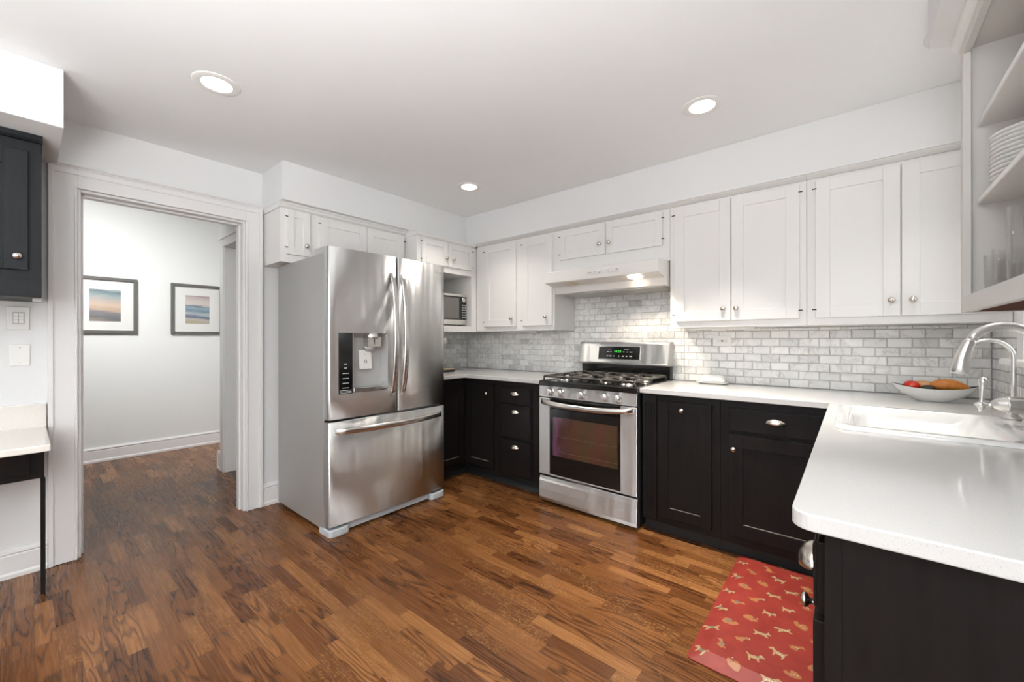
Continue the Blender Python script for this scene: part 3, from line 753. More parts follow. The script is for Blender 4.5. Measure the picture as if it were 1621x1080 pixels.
pdl = MB(); pdl.add([(.850, -1.78, 1.03), (.850, -1.69, 1.03), (.838, -1.69, 1.155), (.838, -1.78, 1.155), (.844, -1.78, 1.03), (.844, -1.69, 1.03), (.830, -1.69, 1.155), (.830, -1.78, 1.155)],
                    [(0, 1, 2, 3), (4, 5, 6, 7), (0, 1, 5, 4), (1, 2, 6, 5), (2, 3, 7, 6), (3, 0, 4, 7)])
pdl = build('dispenser_paddle', pdl, M_WPL, ld, .002)
rg = MB()
for yy, zz, r in ((-1.735, 1.085, .008), (-1.727, 1.075, .005), (-1.742, 1.075, .0055), (-1.741, 1.127, .003)):
    rg.lathe([(r, 0), (r, .0008), (r*.75, .0008), (r*.75, 0)], (.8515-(zz-1.03)*.096, yy, zz), (1, 0, .09), 14, caps=False)
build('lettering', rg, M_DPRINT, pdl)
# touch panel
P0, P1 = -1.938, -1.848
mb = MB(); mb.add([(fx(P0)-.002, P0, .883), (fx(P1)-.002, P1, .883), (fx(P1)-.002, P1, 1.268), (fx(P0)-.002, P0, 1.268), (fx(P0)+.0025, P0, .883), (fx(P1)+.0025, P1, .883), (fx(P1)+.0025, P1, 1.268), (fx(P0)+.0025, P0, 1.268)],
                  [(0, 1, 2, 3), (4, 5, 6, 7), (0, 1, 5, 4), (1, 2, 6, 5), (2, 3, 7, 6), (3, 0, 4, 7)])
tp = build('touch_panel', mb, M_BGLOSS, ld)
TP = lambda u, n, z: (fx(u)+.0028+n, u, z)
for z in (1.012, .980, .950, .920): build('button_label', MB(TP).box(-1.913, -1.872, 0, .0005, z-.002, z+.002), M_PRINT, tp)
for z in (.905, .897, .889): build('small_print', MB(TP).box(-1.93, -1.856, 0, .0004, z-.0012, z+.0012), M_PRINT, tp)
for z in (1.043, 1.068): build('indicator', MB(TP).box(-1.903, -1.886, 0, .0005, z, z+.005), M_PRINT, tp)
# handles
def bow(p0, p1, out, r, n=22, flat=.6):
    P0, P1, O = Vector(p0), Vector(p1), Vector(out)
    path = []; R = []
    for i in range(n+1):
        s_ = i/n; k_ = math.sin(PI*s_)**.6
        path.append(tuple(P0.lerp(P1, s_)+O*k_)); R.append(r*(1 if 0 < i < n else .7))
    return path, R
def vhandle(parent, y):
    pth, R = bow((fx(y)-.004, y, .835), (fx(y)-.004, y, 1.685), (.062, 0, 0), .0155)
    mb = MB(); P = []
    # flat strap handle
    for i, p in enumerate(pth):
        wv = .019; d = .008
        P.append([(p[0]-d, p[1]-wv, p[2]), (p[0]+d*.4, p[1]-wv, p[2]), (p[0]+d, p[1]-wv*.6, p[2]), (p[0]+d, p[1]+wv*.6, p[2]), (p[0]+d*.4, p[1]+wv, p[2]), (p[0]-d, p[1]+wv, p[2])])
    mb.loft(P, 0, True, True, True); return build('handle', mb, M_STEEL2, parent)
vhandle(ld, -1.560); vhandle(rd, -1.478)
mb = MB(); P = []
for i in range(31):
    s_ = i/30; y = -1.962+s_*(-1.112+1.962); o_ = .055*min(1, math.sin(PI*s_)**.35)+.012*math.sin(PI*s_); x = fx(y)-.004+o_
    P.append([(x-.010, y, .633), (x+.004, y, .633), (x+.009, y, .640), (x+.009, y, .662), (x+.004, y, .672), (x-.010, y, .672)])
mb.loft(P, 0, True, True, True); build('handle', mb, M_STEEL2, fd)
for y in (FY0+.05, FY1-.05):
    build('hinge_cover', MB().box(.70, .85, y-.04, y+.04, 1.7655, 1.797) if False else MB().box(.66, .8065, y-.04, y+.04, 1.7655, 1.812), M_GREYP, t, .008)
for y0_, y1_ in ((FY0+.002, FY0+.14), (FY1-.14, FY1-.002)):
    mb = MB(); a = (y0_+y1_)/2; 
    L = [(.74, y0_), (.868, y0_), (.882, y0_+.02), (.886, a), (.882, y1_-.02), (.868, y1_), (.74, y1_)]
    mb.ext(L, 'z', .001, .05); build('foot', mb, M_FOOT, t, .008)
build('kick_grille', MB().box(.78, .850, FY0+.14, FY1-.14, .012, .060), M_FOOT, t, .004)
mb = MB(lambda u, n, z: (fx(u)+n, u, z))
def ring(T, u, z, r, w, m, parent, th=.0008):
    mb = MB(); L = []
    for rr, n_ in ((r, 0), (r, th), (r-w, th), (r-w, 0)): L.append([T(u+rr*math.cos(a), n_, z+rr*math.sin(a)) for a in (2*PI*j/28 for j in range(28))])
    mb.loft(L, 0, False, False); return build('brand_mark', mb, m, parent)
TFd = lambda u, n, z: (fx(u)+.0006+n, u, z)
ring(TFd, -1.144, 1.752, .0125, .0022, M_WPL, rd)
text_mesh('brand_lettering', 'LG', .027, lambda a, n, b: TFd(-1.112+a, n, 1.752+b), M_WPL, rd)
text_mesh('brand_lettering', 'LG', .011, lambda a, n, b: TFd(-1.144+a, n, 1.752+b), M_WPL, rd)

# ------------------------------------------------------------------ gas range
t = thing('gas_range', 'stainless gas range with black cooktop, five knobs and glass oven door', 'range', (1.9, -.36, 0))
SX0, SX1, SY = 1.5185, 2.2825, -.700
mb = MB(); mb.box(SX0, SX1, -.655, -.03, .018, .879); build('body', mb, M_BPLAST, t, .002)
TR = TB(-.656)
for x in (SX0+.05, SX1-.05):
    for y in (-.60, -.09): build('foot', MB().lathe([(.018, .001), (.018, .018)], (x, y, 0), seg=12), M_BPLAST, t)
# drawer
mb = MB(); P = [(-.656, .022), (-.694, .022), (-.704, .05), (-.706, .11), (-.703, .17), (-.692, .205), (-.656, .205)]
mb.ext(P, 'x', SX0, SX1, 0, False); build('storage_drawer', mb, M_STEEL, t, .003)
# oven door
mb = MB(); yd = -.703
mb.box(SX0, 1.612, yd, -.656, .222, .790); mb.box(2.170, SX1, yd, -.656, .222, .790); mb.box(1.612, 2.170, yd, -.656, .222, .232)
od = build('oven_door', mb, M_STEEL, t, .003)
mb = MB(); a, b, c, d = 1.638, 2.150, .372, .655
mb.box(1.6125, a, yd+.001, -.657, .2325, .716); mb.box(b, 2.1695, yd+.001, -.657, .2325, .716); mb.box(a, b, yd+.001, -.657, .2325, c); mb.box(a, b, yd+.001, -.657, d, .716)
build('glass_border', mb, M_BGLOSS, od, .001)
mg = mat('oven_glass_painted_sheen', (.2, .1, .08), .05); k = NT(mg); v, o_ = k.xyz()
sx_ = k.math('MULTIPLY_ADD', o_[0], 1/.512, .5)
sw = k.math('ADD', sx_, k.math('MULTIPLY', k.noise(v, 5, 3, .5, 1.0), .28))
k.l(k.ramp(sw, [(0.05, (.035, .034, .036)), (.13, (.06, .05, .05)), (.20, (.15, .055, .11)), (.27, (.075, .030, .035)), (.45, (.085, .038, .022)), (.65, (.075, .046, .022)), (.85, (.095, .036, .024)), (1.1, (.07, .040, .018))]), k.b.inputs['Base Color'])  # the coating's iridescent reflection, painted as colour bands across the pane
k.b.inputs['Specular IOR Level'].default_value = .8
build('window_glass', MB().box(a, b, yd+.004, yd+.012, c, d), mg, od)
rk = MB(); rk.box(a+.03, b, yd+.0025, yd+.0038, .515, .5165); rk.box(a+.05, b, yd+.0025, yd+.0038, .405, .407)
build('rack_edge', rk, mat('rack_steel', (.30, .22, .17), .3, .8), od)
mb = MB(); mb.box(1.6125, 2.1695, -.690, -.657, .7165, .790)
for i in range(3): mb.box(1.63, 2.15, -.694, -.690, .728+i*.02, .737+i*.02)
build('vent_strip', mb, M_BGLOSS, od)
mb = MB(); P = []
for i in range(33):
    s_ = i/32; x = SX0+.022+s_*(SX1-SX0-.044); o_ = .058*min(1, math.sin(PI*s_)**.3)+.006*math.sin(PI*s_); y = yd+.003-o_; z = .765-.018*(1-(2*s_-1)**2)+.004
    P.append([(x, y+.010, z-.018), (x, y-.004, z-.018), (x, y-.010, z-.009), (x, y-.010, z+.009), (x, y-.004, z+.018), (x, y+.010, z+.018)])
mb.loft(P, 0, True, True, True); build('handle', mb, M_STEEL2, od)
# knob panel
mb = MB(); mb.ext([(-.656, .798), (-.703, .798), (-.700, .8805), (-.656, .8805)], 'x', SX0, SX1)
kp = build('control_panel', mb, M_STEEL, t, .002)
for i, x in enumerate((1.622, 1.711, 1.883, 2.061, 2.152)):
    kb = MB(); c0 = (x, -.7015, .840); kb.lathe([(.032, 0), (.032, .004), (.027, .007), (.026, .028), (.023, .032), (.0005, .033)], c0, (0, -1, -.03), 28)
    kb.box(x-.006, x+.006, -.744, -.732, .816, .864)
    o = build('knob', kb, M_CHROME, t, .0015)
    mk = MB(); mk.box(x-.003, x+.003, -.7022, -.7018, .8745, .877); build('lettering', mk, M_DPRINT, kp)
# cooktop
mb = MB(); cells_ = rrect(SX0-.0005, SX1+.0005, -.712, -.075, .012, .8807)
mb.loft([cells_, rrect(SX0-.0005, SX1+.0005, -.714, -.075, .012, .912), rrect(SX0+.005, SX1-.005, -.706, -.080, .012, .919), rrect(SX0+.02, SX1-.02, -.685, -.092, .012, .9165), rrect(SX0+.03, SX1-.03, -.67, -.10, .012, .9115)], 0, True, True, False)
build('cooktop', mb, M_BGLOSS, t)
BUR = [(1.645, -.55), (1.645, -.24), (1.90, -.395), (2.155, -.55), (2.155, -.24)]
for (x, y) in BUR:
    r = .045
    mb = MB(); mb.lathe([(r*1.2, .9118), (r*1.2, .916), (r, .918), (r, .924), (r*.8, .926)], (x, y, 0), seg=24); bb = build('burner', mb, M_STEEL2, t)
    mb = MB(); mb.lathe([(r*.78, .9262), (r*.8, .931), (r*.6, .934), (.0005, .934)], (x, y, 0), seg=24); build('burner_cap', mb, M_BPLAST, bb)
def grate(x0, x1):
    mb = MB(); ya, yb = -.675, -.105; zt = .950; r = .0085
    def bar(pts, rr=r): mb.tube(pts, rr, 8)
    # outer frame with turned down front and back ends
    for x in (x0, x1): bar([(x, ya, zt-.006), (x, ya+.012, zt), (x, yb-.012, zt), (x, yb, zt-.006)])
    for y in (ya, yb, (ya+yb)/2): bar([(x0, y, zt-.006), (x0+.012, y, zt), (x1-.012, y, zt), (x1, y, zt-.006)])
    for y in (ya+.145, yb-.145):
        bar([(x0, y, zt), (x0+(x1-x0)*.36, y, zt+.003)]); bar([(x1, y, zt), (x1-(x1-x0)*.36, y, zt+.003)])
    xm = (x0+x1)/2
    for s0, s1 in ((ya, ya+.10), (yb, yb-.10), ((ya+yb)/2, (ya+yb)/2+.10), ((ya+yb)/2, (ya+yb)/2-.10)): bar([(xm, s0, zt), (xm, s1, zt+.003)])
    for x in (x0, x1):
        for y in (ya, yb, (ya+yb)/2): bar([(x, y, zt-.004), (x, y, .9165)], .007)
    return mb
for a, b in ((1.545, 1.765), (1.785, 2.015), (2.035, 2.255)): build('grate', grate(a, b), M_IRON, t)
# backguard
mb = MB(); mb.ext([(-.02, .90), (-.074, .90), (-.074, 1.02), (-.02, 1.02)], 'x', SX0+.004, SX1-.004); build('lower_backguard', mb, M_BGLOSS, t, .002)
mb = MB(); P = [(-.0145, 1.021), (-.105, 1.021), (-.120, 1.030), (-.122, 1.040), (-.098, 1.188), (-.088, 1.202), (-.070, 1.206), (-.0145, 1.206)]
mb.ext(P, 'x', SX0, SX1-.004); bg = build('backguard', mb, M_STEEL, t, .003)
mb = MB(); mb.ext([(y, z) for y, z in P], 'x', SX1-.0038, SX1+.001); build('end_cap', mb, M_GREYP, t, .002)
def TG(u, n, z): f = (z-1.040)/(.148); return (u, -.122+.024*f-n, z)
mb = MB(TG); mb.box(1.700, 2.062, .0003, .0025, 1.060, 1.170); mb.v = mb.v; fr = build('display_bezel', mb, M_STEEL2, bg, .002)
mb = MB(TG); mb.box(1.705, 2.057, .0026, .004, 1.065, 1.165); dp = build('display', mb, M_BGLOSS, bg, .001)
text_mesh('clock_digits', '10:23', .026, lambda a_, n, b_: TG(1.872+a_*1.1, .0046+n, 1.127+b_), M_GREEN, dp, .0003, 0)
pm = MB(TG)
for u, w_ in ((1.787, .018), (1.813, .012), (1.925, .014), (1.952, .014), (1.985, .024)): pm.box(u-w_/2, u+w_/2, .0041, .0045, 1.121, 1.126)
for u, w_ in ((1.785, .014), (1.812, .020), (1.843, .006), (1.885, .006), (1.92, .018), (1.95, .012), (1.985, .022)): pm.box(u-w_/2, u+w_/2, .0041, .0045, 1.086, 1.094)
for u, w_ in ((1.80, .03), (1.945, .04)): pm.box(u-w_/2, u+w_/2, .0041, .0045, 1.144, 1.1465)
build('lettering', pm, M_GREYP, dp)
ring(lambda u, n, z: TG(u, .0006+n, z), 1.552, 1.072, .011, .002, M_WPL, bg)
text_mesh('brand_lettering', 'LG', .022, lambda a_, n, b_: TG(1.582+a_, .0006+n, 1.072+b_), M_WPL, bg)
text_mesh('brand_lettering', 'LG', .009, lambda a_, n, b_: TG(1.552+a_, .0006+n, 1.072+b_), M_WPL, bg)

# ------------------------------------------------------------------ sink and faucets
loops = [rrect(3.279, 3.848, -1.386, -.763, .045, .9145), rrect(3.280, 3.847, -1.385, -.764, .045, .921), rrect(3.287, 3.840, -1.378, -.771, .042, .927),
         rrect(3.318, 3.716, -1.348, -.801, .045, .927), rrect(3.325, 3.708, -1.341, -.808, .045, .922), rrect(3.334, 3.690, -1.332, -.817, .05, .88),
         rrect(3.345, 3.668, -1.322, -.828, .05, .745), rrect(3.372, 3.640, -1.295, -.855, .05, .728)]
mb = MB(); mb.loft(loops, 0, False, True, True)
o = build('sink', mb, M_PORC, None); tag(o, 'white drop-in porcelain kitchen sink set in the right countertop', 'sink')
t = thing('kitchen_faucet', 'large satin nickel pull-down gooseneck faucet with side lever at the sink', 'faucet', (3.818, -1.01, .927))
fy = -1.01
mb = MB(); mb.lathe([(.031, .9275), (.031, .935), (.024, .945), (.021, .965), (.026, .975), (.026, 1.03), (.022, 1.045), (.015, 1.055)], (3.812, fy, 0), seg=28); build('body', mb, M_CHROME, t)
path = [(3.815, fy, 1.05), (3.815, fy, 1.10), (3.815, fy, 1.15)]
for i in range(0, 16):
    a = PI*.86*i/15; path.append((3.731+.084*math.cos(a), fy-.012*i/15, 1.185+.085*math.sin(a)))
mb = MB(); mb.tube(path, .0145, 16); build('spout', mb, M_CHROME, t)
e = Vector(path[-1]); hp = [e+Vector(d) for d in ((.001, 0, .002), (-.003, 0, -.008), (-.012, 0, -.032), (-.020, 0, -.065), (-.025, 0, -.098), (-.027, 0, -.118), (-.0272, 0, -.1205))]
mb = MB(); mb.tube([tuple(p) for p in hp], [.0150, .0168, .0185, .0215, .0245, .0265, .0235], 24); build('spray_head', mb, M_CHROME, t)
bx = MB(); bx.lathe([(.0005, .0), (.010, .003), (.0200, .016), (.0262, .036), (.0268, .037), (.0285, .0385), (.0285, .042), (.0268, .044), (.0268, .095)], (3.703, fy, .998), (1, 0, 0), 28); build('valve_barrel', bx, M_CHROME, t)
lv = MB(); lv.lathe([(.0005, -.016), (.005, -.014), (.0065, -.009), (.0105, -.004), (.0115, .002), (.0095, .008), (.0055, .013), (.0055, .022), (.0085, .026)], (3.680, fy, .992), (1, 0, 0), 18)
lv.lathe([(.0005, -.026), (.0055, -.024), (.006, -.016), (.0105, -.011), (.0105, -.004), (.006, .006), (.0055, .020), (.0068, .045), (.0090, .062), (.0085, .068), (.0105, .074), (.0125, .082), (.0110, .091), (.0065, .097), (.0005, .099)], (3.682, fy, .992), (.05, 0, 1), 20)
build('lever', lv, M_CHROME, t)
t = thing('filter_faucet', 'slim small gooseneck water filter tap behind the big faucet', 'faucet', (3.785, -.835, .927))
mb = MB(); mb.lathe([(.026, .9275), (.026, .936), (.017, .942), (.015, .975), (.012, .985), (.0085, .99)], (3.785, -.835, 0), seg=24); build('base', mb, M_CHROME, t)
path = [(3.790, -.835, .985), (3.790, -.835, 1.06), (3.790, -.835, 1.155)]
for i in range(1, 17): a = PI*.82*i/16; path.append((3.730+.060*math.cos(a), -.835, 1.155+.065*math.sin(a)))
mb = MB(); mb.tube(path, .0075, 12); build('spout', mb, M_CHROME, t)
mb = MB(); mb.lathe([(.011, 0), (.011, .03), (.009, .034)], (3.803, -.862, .966), (0, 0, 1), 16); mb.tube([(3.790, -.84, .972), (3.803, -.862, .975)], .006, 8); build('valve_knob', mb, M_CHROME, t)
o = build('sink_hole_cover', MB().lathe([(.022, .9272), (.022, .930), (.016, .932), (.0005, .932)], (3.775, -1.085, 0), seg=22), M_CHROME); tag(o, 'small round metal cover on the sink deck beside the faucet', 'sink cover')

# ------------------------------------------------------------------ bowl of produce
BC = (3.640, -.285); BZ = .9145
t = thing('serving_bowl', 'long boat-shaped white bowl with dark inside, holding produce by the corner', 'bowl', (BC[0], BC[1], BZ))
def boat(sx, sy, z, n=40, lift=0, off=0):
    L = []
    for j in range(n):
        a = 2*PI*j/n; ca, sa = math.cos(a), math.sin(a)
        x = sx*math.copysign(abs(ca)**.9, ca); y = sy*math.copysign(abs(sa)**1.35, sa)
        L.append((BC[0]+x, BC[1]+y, BZ+z+lift*(abs(x)/.155)**2.2))
    return L
out = [boat(.055, .030, 0), boat(.062, .034, .004), boat(.085, .048, .016), boat(.115, .064, .035, lift=.006), boat(.140, .076, .053, lift=.012), boat(.155, .082, .066, lift=.020)]
mb = MB(); mb.loft(out, 0, True, False, True); build('outside', mb, M_PORC, t)
inn = [boat(.155, .082, .066, lift=.020), boat(.149, .077, .0655, lift=.0195), boat(.135, .070, .053, lift=.012), boat(.108, .058, .035, lift=.006), boat(.075, .04, .018), boat(.05, .026, .010)]
mb = MB(); mb.loft(inn, 0, False, True, True); build('inside', mb, mat('dark_glaze', (.03, .03, .032), .15), t, label='dark glazed inside')
def produce_mat(name, c1, c2, rough, sc):
    m = mat(name, c1, rough); k = NT(m); v, _ = k.xyz(); n_ = k.noise(v, sc, 4, .6)
    k.l(k.ramp(n_, [(.35, c1), (.65, c2)]), k.b.inputs['Base Color']); k.bump(n_, .15, .002); return m
def bend(amt, tap): return lambda p: Vector((p.x, p.y*(1-tap*p.x*8), p.z*(1-tap*p.x*8)-amt*p.x*p.x))
o = build('sweet_potato', MB().ell((BC[0]+.058, BC[1]-.012, BZ+.083), (.074, .034, .030), Matrix.Rotation(.10, 3, 'Y') @ Matrix.Rotation(.05, 3, 'Z'), fn=bend(2.0, .35)), produce_mat('sweet_potato_skin', (.42, .13, .018), (.60, .22, .035), .45, 30)); tag(o, 'large orange sweet potato in the boat-shaped bowl', 'sweet potato')
o = build('tomato', MB().ell((BC[0]-.078, BC[1]-.005, BZ+.073), (.032, .032, .026)), produce_mat('tomato_skin', (.55, .02, .008), (.62, .04, .012), .12, 12)); tag(o, 'shiny red tomato at the pointed end of the bowl', 'tomato')
o = build('potato', MB().ell((BC[0]-.020, BC[1]+.026, BZ+.070), (.055, .030, .028), Matrix.Rotation(.2, 3, 'Y')), produce_mat('tan_skin', (.50, .24, .10), (.58, .30, .14), .5, 40)); tag(o, 'tan pinkish potato lying between tomato and sweet potato', 'potato')
o = build('avocado', MB().ell((BC[0]-.022, BC[1]-.044, BZ+.068), (.026, .017, .015)), produce_mat('dark_skin', (.02, .017, .012), (.05, .045, .03), .45, 60)); tag(o, 'small dark avocado at the front edge of the bowl', 'avocado')

# ---- butter dish
t = thing('butter_dish', 'white covered butter dish with loop handle on the counter by the range', 'butter dish', (2.585, -.115, CT1))
bx, by = 2.583, -.105
def br(hx, hy, z, r=.015): return rrect(bx-hx, bx+hx, by-hy, by+hy, r, CT1+z)
mb = MB(); mb.loft([br(.078, .040, .0006), br(.092, .052, .008), br(.100, .060, .013), br(.100, .060, .016), br(.084, .046, .012)], 0, True, True, True); build('plate', mb, M_PORC, t)
mb = MB(); mb.loft([br(.082, .043, .0165), br(.080, .041, .03), br(.070, .033, .056), br(.062, .027, .064), br(.05, .018, .066)], 0, True, True, True); lid = build('lid', mb, M_PORC, t)
mb = MB(); mb.tube([(bx-.028+.056*i/10, by, CT1+.064+.024*math.sin(PI*i/10)) for i in range(11)], .0042, 10); build('handle', mb, M_PORC, lid)

# ---- outlets and switches
def outlet(T, u, z, label, gfci):
    t = thing('wall_outlet', label, 'outlet', T(u, .0106, z-.038), 'wall outlets')
    mb = MB(T); mb.box(u-.060, u+.060, .0108, .0155, z-.037, z+.037); build('cover_plate', mb, M_WPL, t, .002)
    mb = MB(T); mb.box(u-.034, u+.034, .0156, .018, z-.0165, z+.0165); so = build('socket', mb, M_WPL, t, .001)
    sl = MB(T)
    for s_ in (-.022, .022):
        sl.box(u+s_-.005, u+s_-.001 if gfci else u+s_+.0, .018, .0184, z+.004, z+.0065); sl.box(u+s_-.005, u+s_, .018, .0184, z-.0065, z-.004); sl.lathe([(.0028, 0), (.0028, .0004)], (0, 0, 0), seg=8) if False else sl.box(u+s_+.004, u+s_+.008, .018, .0184, z-.002, z+.002)
    build('slots', sl, M_DPRINT, so)
    if gfci:
        build('test_button', MB(T).box(u-.006, u-.0006, .018, .0195, z-.006, z+.006), mat('red_button', (.35, .02, .02), .4), so, label='red button')
        build('reset_button', MB(T).box(u+.0006, u+.006, .018, .0195, z-.006, z+.006), M_BPLAST, so, label='black button')
outlet(TB(0), 1.098, 1.217, 'white double socket on the tiles left of the range', False)
outlet(TB(0), 2.621, 1.213, 'white socket with red test button above the butter dish', True)
TW = TA(0)
t = thing('light_switch', 'clear-covered light switch plate under the dark wall cabinet, upper of two plates', 'light switch', (0.001, -3.209, 1.275))
build('cover_plate', MB(TW).box(-3.249, -3.172, .001, .008, 1.277, 1.398), mat('clear_ivory_plate', (.74, .73, .71), .12), t, .003)
bt = MB(TW)
for i in range(3):
    for j in range(2): bt.box(-3.226+j*.018, -3.210+j*.018, .008, .0115, 1.312+i*.018, 1.328+i*.018)
build('rocker_buttons', bt, M_WPL, t, .001)
bz = MB(TW); bz.box(-3.230, -3.188, .0078, .0085, 1.306, 1.370); build('bezel', bz, M_GREYP, t)
t = thing('blank_plate', 'plain blank white wall plate below the light switch', 'wall plate', (0.001, -3.205, 1.09))
build('cover', MB(TW).box(-3.239, -3.170, .001, .007, 1.090, 1.202), M_WPL, t, .003)
sc_ = MB(TW); sc_.box(-3.208, -3.202, .007, .0078, 1.184, 1.1875); sc_.box(-3.208, -3.202, .007, .0078, 1.104, 1.1075); build('screws', sc_, M_NICK, t)

# ---- gadget behind the fridge
t = thing('chrome_kettle_stand', 'chrome topped gadget on the back counter, half hidden by the fridge', 'kitchen gadget', (.30, -.60, CT1))
mb = MB(); mb.box(.22, .38, -.70, -.522, CT1+.0005, CT1+.022); mb.box(.215, .385, -.705, -.520, CT1+.022, CT1+.034, 1); build('base', mb, [M_BPLAST, mat('tan_top', (.45, .36, .22), .5)], t, .004)
mb = MB(); mb.tube([(.30, -.62, CT1+.034), (.30, -.62, CT1+.2), (.30, -.60, 1.20)], .012, 12); mb.ell((.30, -.585, 1.22), (.03, .034, .05)); build('post', mb, M_CHROME, t)
mb = MB(); mb.tube([(.30, -.555, CT1+.036), (.30, -.540, CT1+.10), (.30, -.535, CT1+.15)], .0035, 8); build('whisk', mb, M_CHROME, t)

# ------------------------------------------------------------------ open shelf cabinet (right)
t = thing('open_shelf_cabinet', 'grey-white open wall cabinet with shelves of dishes, right of the sink window', 'cabinet', (3.75, -1.6, 1.314))
XC, C0, C1 = 3.6155, -2.16, -1.134; CZ0, CZ1 = 1.314, 2.215
mb = MB(); mb.box(XC, XC+.019, C1-.040, C1, CZ0, CZ1); mb.box(XC, XC+.019, C0, C0+.04, CZ0, CZ1)
mb.box(XC, XC+.019, C0+.04, C1-.04, CZ0, 1.367); mb.box(XC, XC+.019, C0+.04, C1-.04, CZ1-.035, CZ1)
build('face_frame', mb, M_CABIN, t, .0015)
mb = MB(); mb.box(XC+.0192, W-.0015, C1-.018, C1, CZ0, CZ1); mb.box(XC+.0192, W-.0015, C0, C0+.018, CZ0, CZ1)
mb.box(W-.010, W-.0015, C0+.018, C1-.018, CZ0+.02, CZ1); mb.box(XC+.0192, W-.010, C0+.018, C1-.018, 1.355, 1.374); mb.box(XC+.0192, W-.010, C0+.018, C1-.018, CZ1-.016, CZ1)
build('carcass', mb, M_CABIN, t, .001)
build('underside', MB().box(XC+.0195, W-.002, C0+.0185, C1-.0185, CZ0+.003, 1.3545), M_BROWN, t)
for z in (1.672, 1.930): build('shelf', MB().box(3.650, W-.0105, C0+.0185, C1-.0185, z, z+.018), M_CAB, t, .003)
cr = MB(); cr.ext([(XC+.002, CZ1+.0005), (XC-.004, CZ1+.0005), (XC-.008, CZ1+.012), (XC-.020, CZ1+.022), (XC-.022, CZ1+.035), (W-.002, CZ1+.035), (W-.002, CZ1+.0005)], 'y', C0, C1+.03)
build('crown_moulding', cr, M_CAB, t)
# plates
px, py = 3.755, -1.285
prof = [(.0005, .0), (.048, .0), (.050, .003), (.062, .006), (.092, .019), (.099, .0235), (.1, .0255), (.097, .0255), (.088, .0215), (.058, .0095), (.046, .006), (.0005, .006)]
for i in range(11):
    z = 1.6905+i*.0128; rr = 1 - .002*i if False else 1.0
    o = build('dinner_plate', MB().lathe(prof, (px, py, z), seg=48, caps=False), M_PLATE, None)
    if i == 0: lb = 'bottom white plate of the tall stack on the middle shelf'
    elif i == 10: lb = 'top white plate of the tall stack on the middle shelf'
    else: lb = 'white plate in the tall stack on the middle shelf, %s from the bottom' % ['', 'second', 'third', 'fourth', 'fifth', 'sixth', 'seventh', 'eighth', 'ninth', 'tenth'][i]
    tag(o, lb, 'plate', 'stacked white plates')
def tumbler(x, y, r, h, label, name='drinking_glass'):
    z = 1.3745
    o = build(name, MB().lathe([(.0005, 0), (r*.86, 0), (r*.9, .004), (r, h), (r-.003, h), (r*.9-.003, .014), (.0005, .012)], (x, y, z), seg=36, caps=False), M_TUMB)
    return tag(o, label, 'glass', 'glasses on the bottom shelf')
tumbler(3.682, -1.212, .028, .118, 'short clear tumbler closest to the side panel of the open shelves')
tumbler(3.695, -1.292, .037, .125, 'short clear tumbler second from the side panel of the open shelves')
tumbler(3.712, -1.382, .045, .225, 'tall wide clear glass in front of the short tumblers on the bottom shelf')
tumbler(3.722, -1.478, .040, .175, 'medium clear glass beside the tall wide one, at the photo edge')
o = build('white_cup', MB().lathe([(.0005, 0), (.030, 0), (.034, .004), (.048, .05), (.052, .115), (.049, .115), (.045, .05), (.03, .008), (.0005, .007)], (3.765, -1.375, 1.9485), seg=36, caps=False), M_PLATE); tag(o, 'white cup alone on the top open shelf', 'cup')

# ------------------------------------------------------------------ desk side (left)
t = thing('wall_cabinet', 'charcoal oak wall cabinet with round knob beside the doorway', 'cabinet', (.2, -3.6, 1.42))
XD = .383
mb = MB(); mb.box(.0015, XD, -4.3, -3.137, 1.425, 2.150); build('carcass', mb, M_NAVY, t, .0015)
cr = MB(); cr.ext([(.002, 2.1505), (XD+.022, 2.1505), (XD+.034, 2.158), (XD+.034, 2.1790), (.002, 2.1790)], 'y', -4.3, -3.134); build('crown_moulding', cr, M_NAVY, t)
TD = TA(XD)
d = cab_door(t, TD, -3.60, -3.1785, 1.548, 2.098, M_NAVY, 0, kn=(-3.211, 1.608), rail=.072)
cab_door(t, TD, -4.05, -3.605, 1.548, 2.098, M_NAVY, 0, rail=.072)
build('light_rail', MB(TD).box(-4.3, -3.137, .0005, .006, 1.426, 1.505), M_NAVY, t, .001)
build('corner_block', MB().box(.30, .35, -3.165, -3.138, 1.408, 1.4245), M_GREYP, t)
mb = MB(); mb.box(.0285, .624, -4.4, -3.1149, .735, .765)
o = build('desk_countertop', mb, M_QTZD, None, .005, 3); tag(o, 'cream stone desk top along the left wall', 'countertop')
mb = MB(); mb.box(.0015, .0275, -4.4, -3.1145, .735, .886); o = build('desk_backsplash', mb, M_QTZD, None, .003); tag(o, 'low cream stone upstand at the back of the desk', 'backsplash')
t = thing('writing_desk', 'black wooden desk frame with drawer and slim leg under the stone top', 'desk', (.2, -3.6, 0))
mb = MB(); mb.box(.285, .320, -4.4, -3.128, .557, .7345); mb.box(.03, .285, -3.15, -3.128, .557, .7345); build('apron', mb, M_BLK, t, .001)
build('drawer', MB().box(.3205, .334, -3.80, -3.172, .585, .712), M_BLK, t, .002)
build('leg', MB().box(.298, .336, -3.1405, -3.1245, .001, .556), M_BLK, t, .002)
build('leg', MB().box(.298, .336, -4.395, -4.37, .001, .556), M_BLK, t, .002)

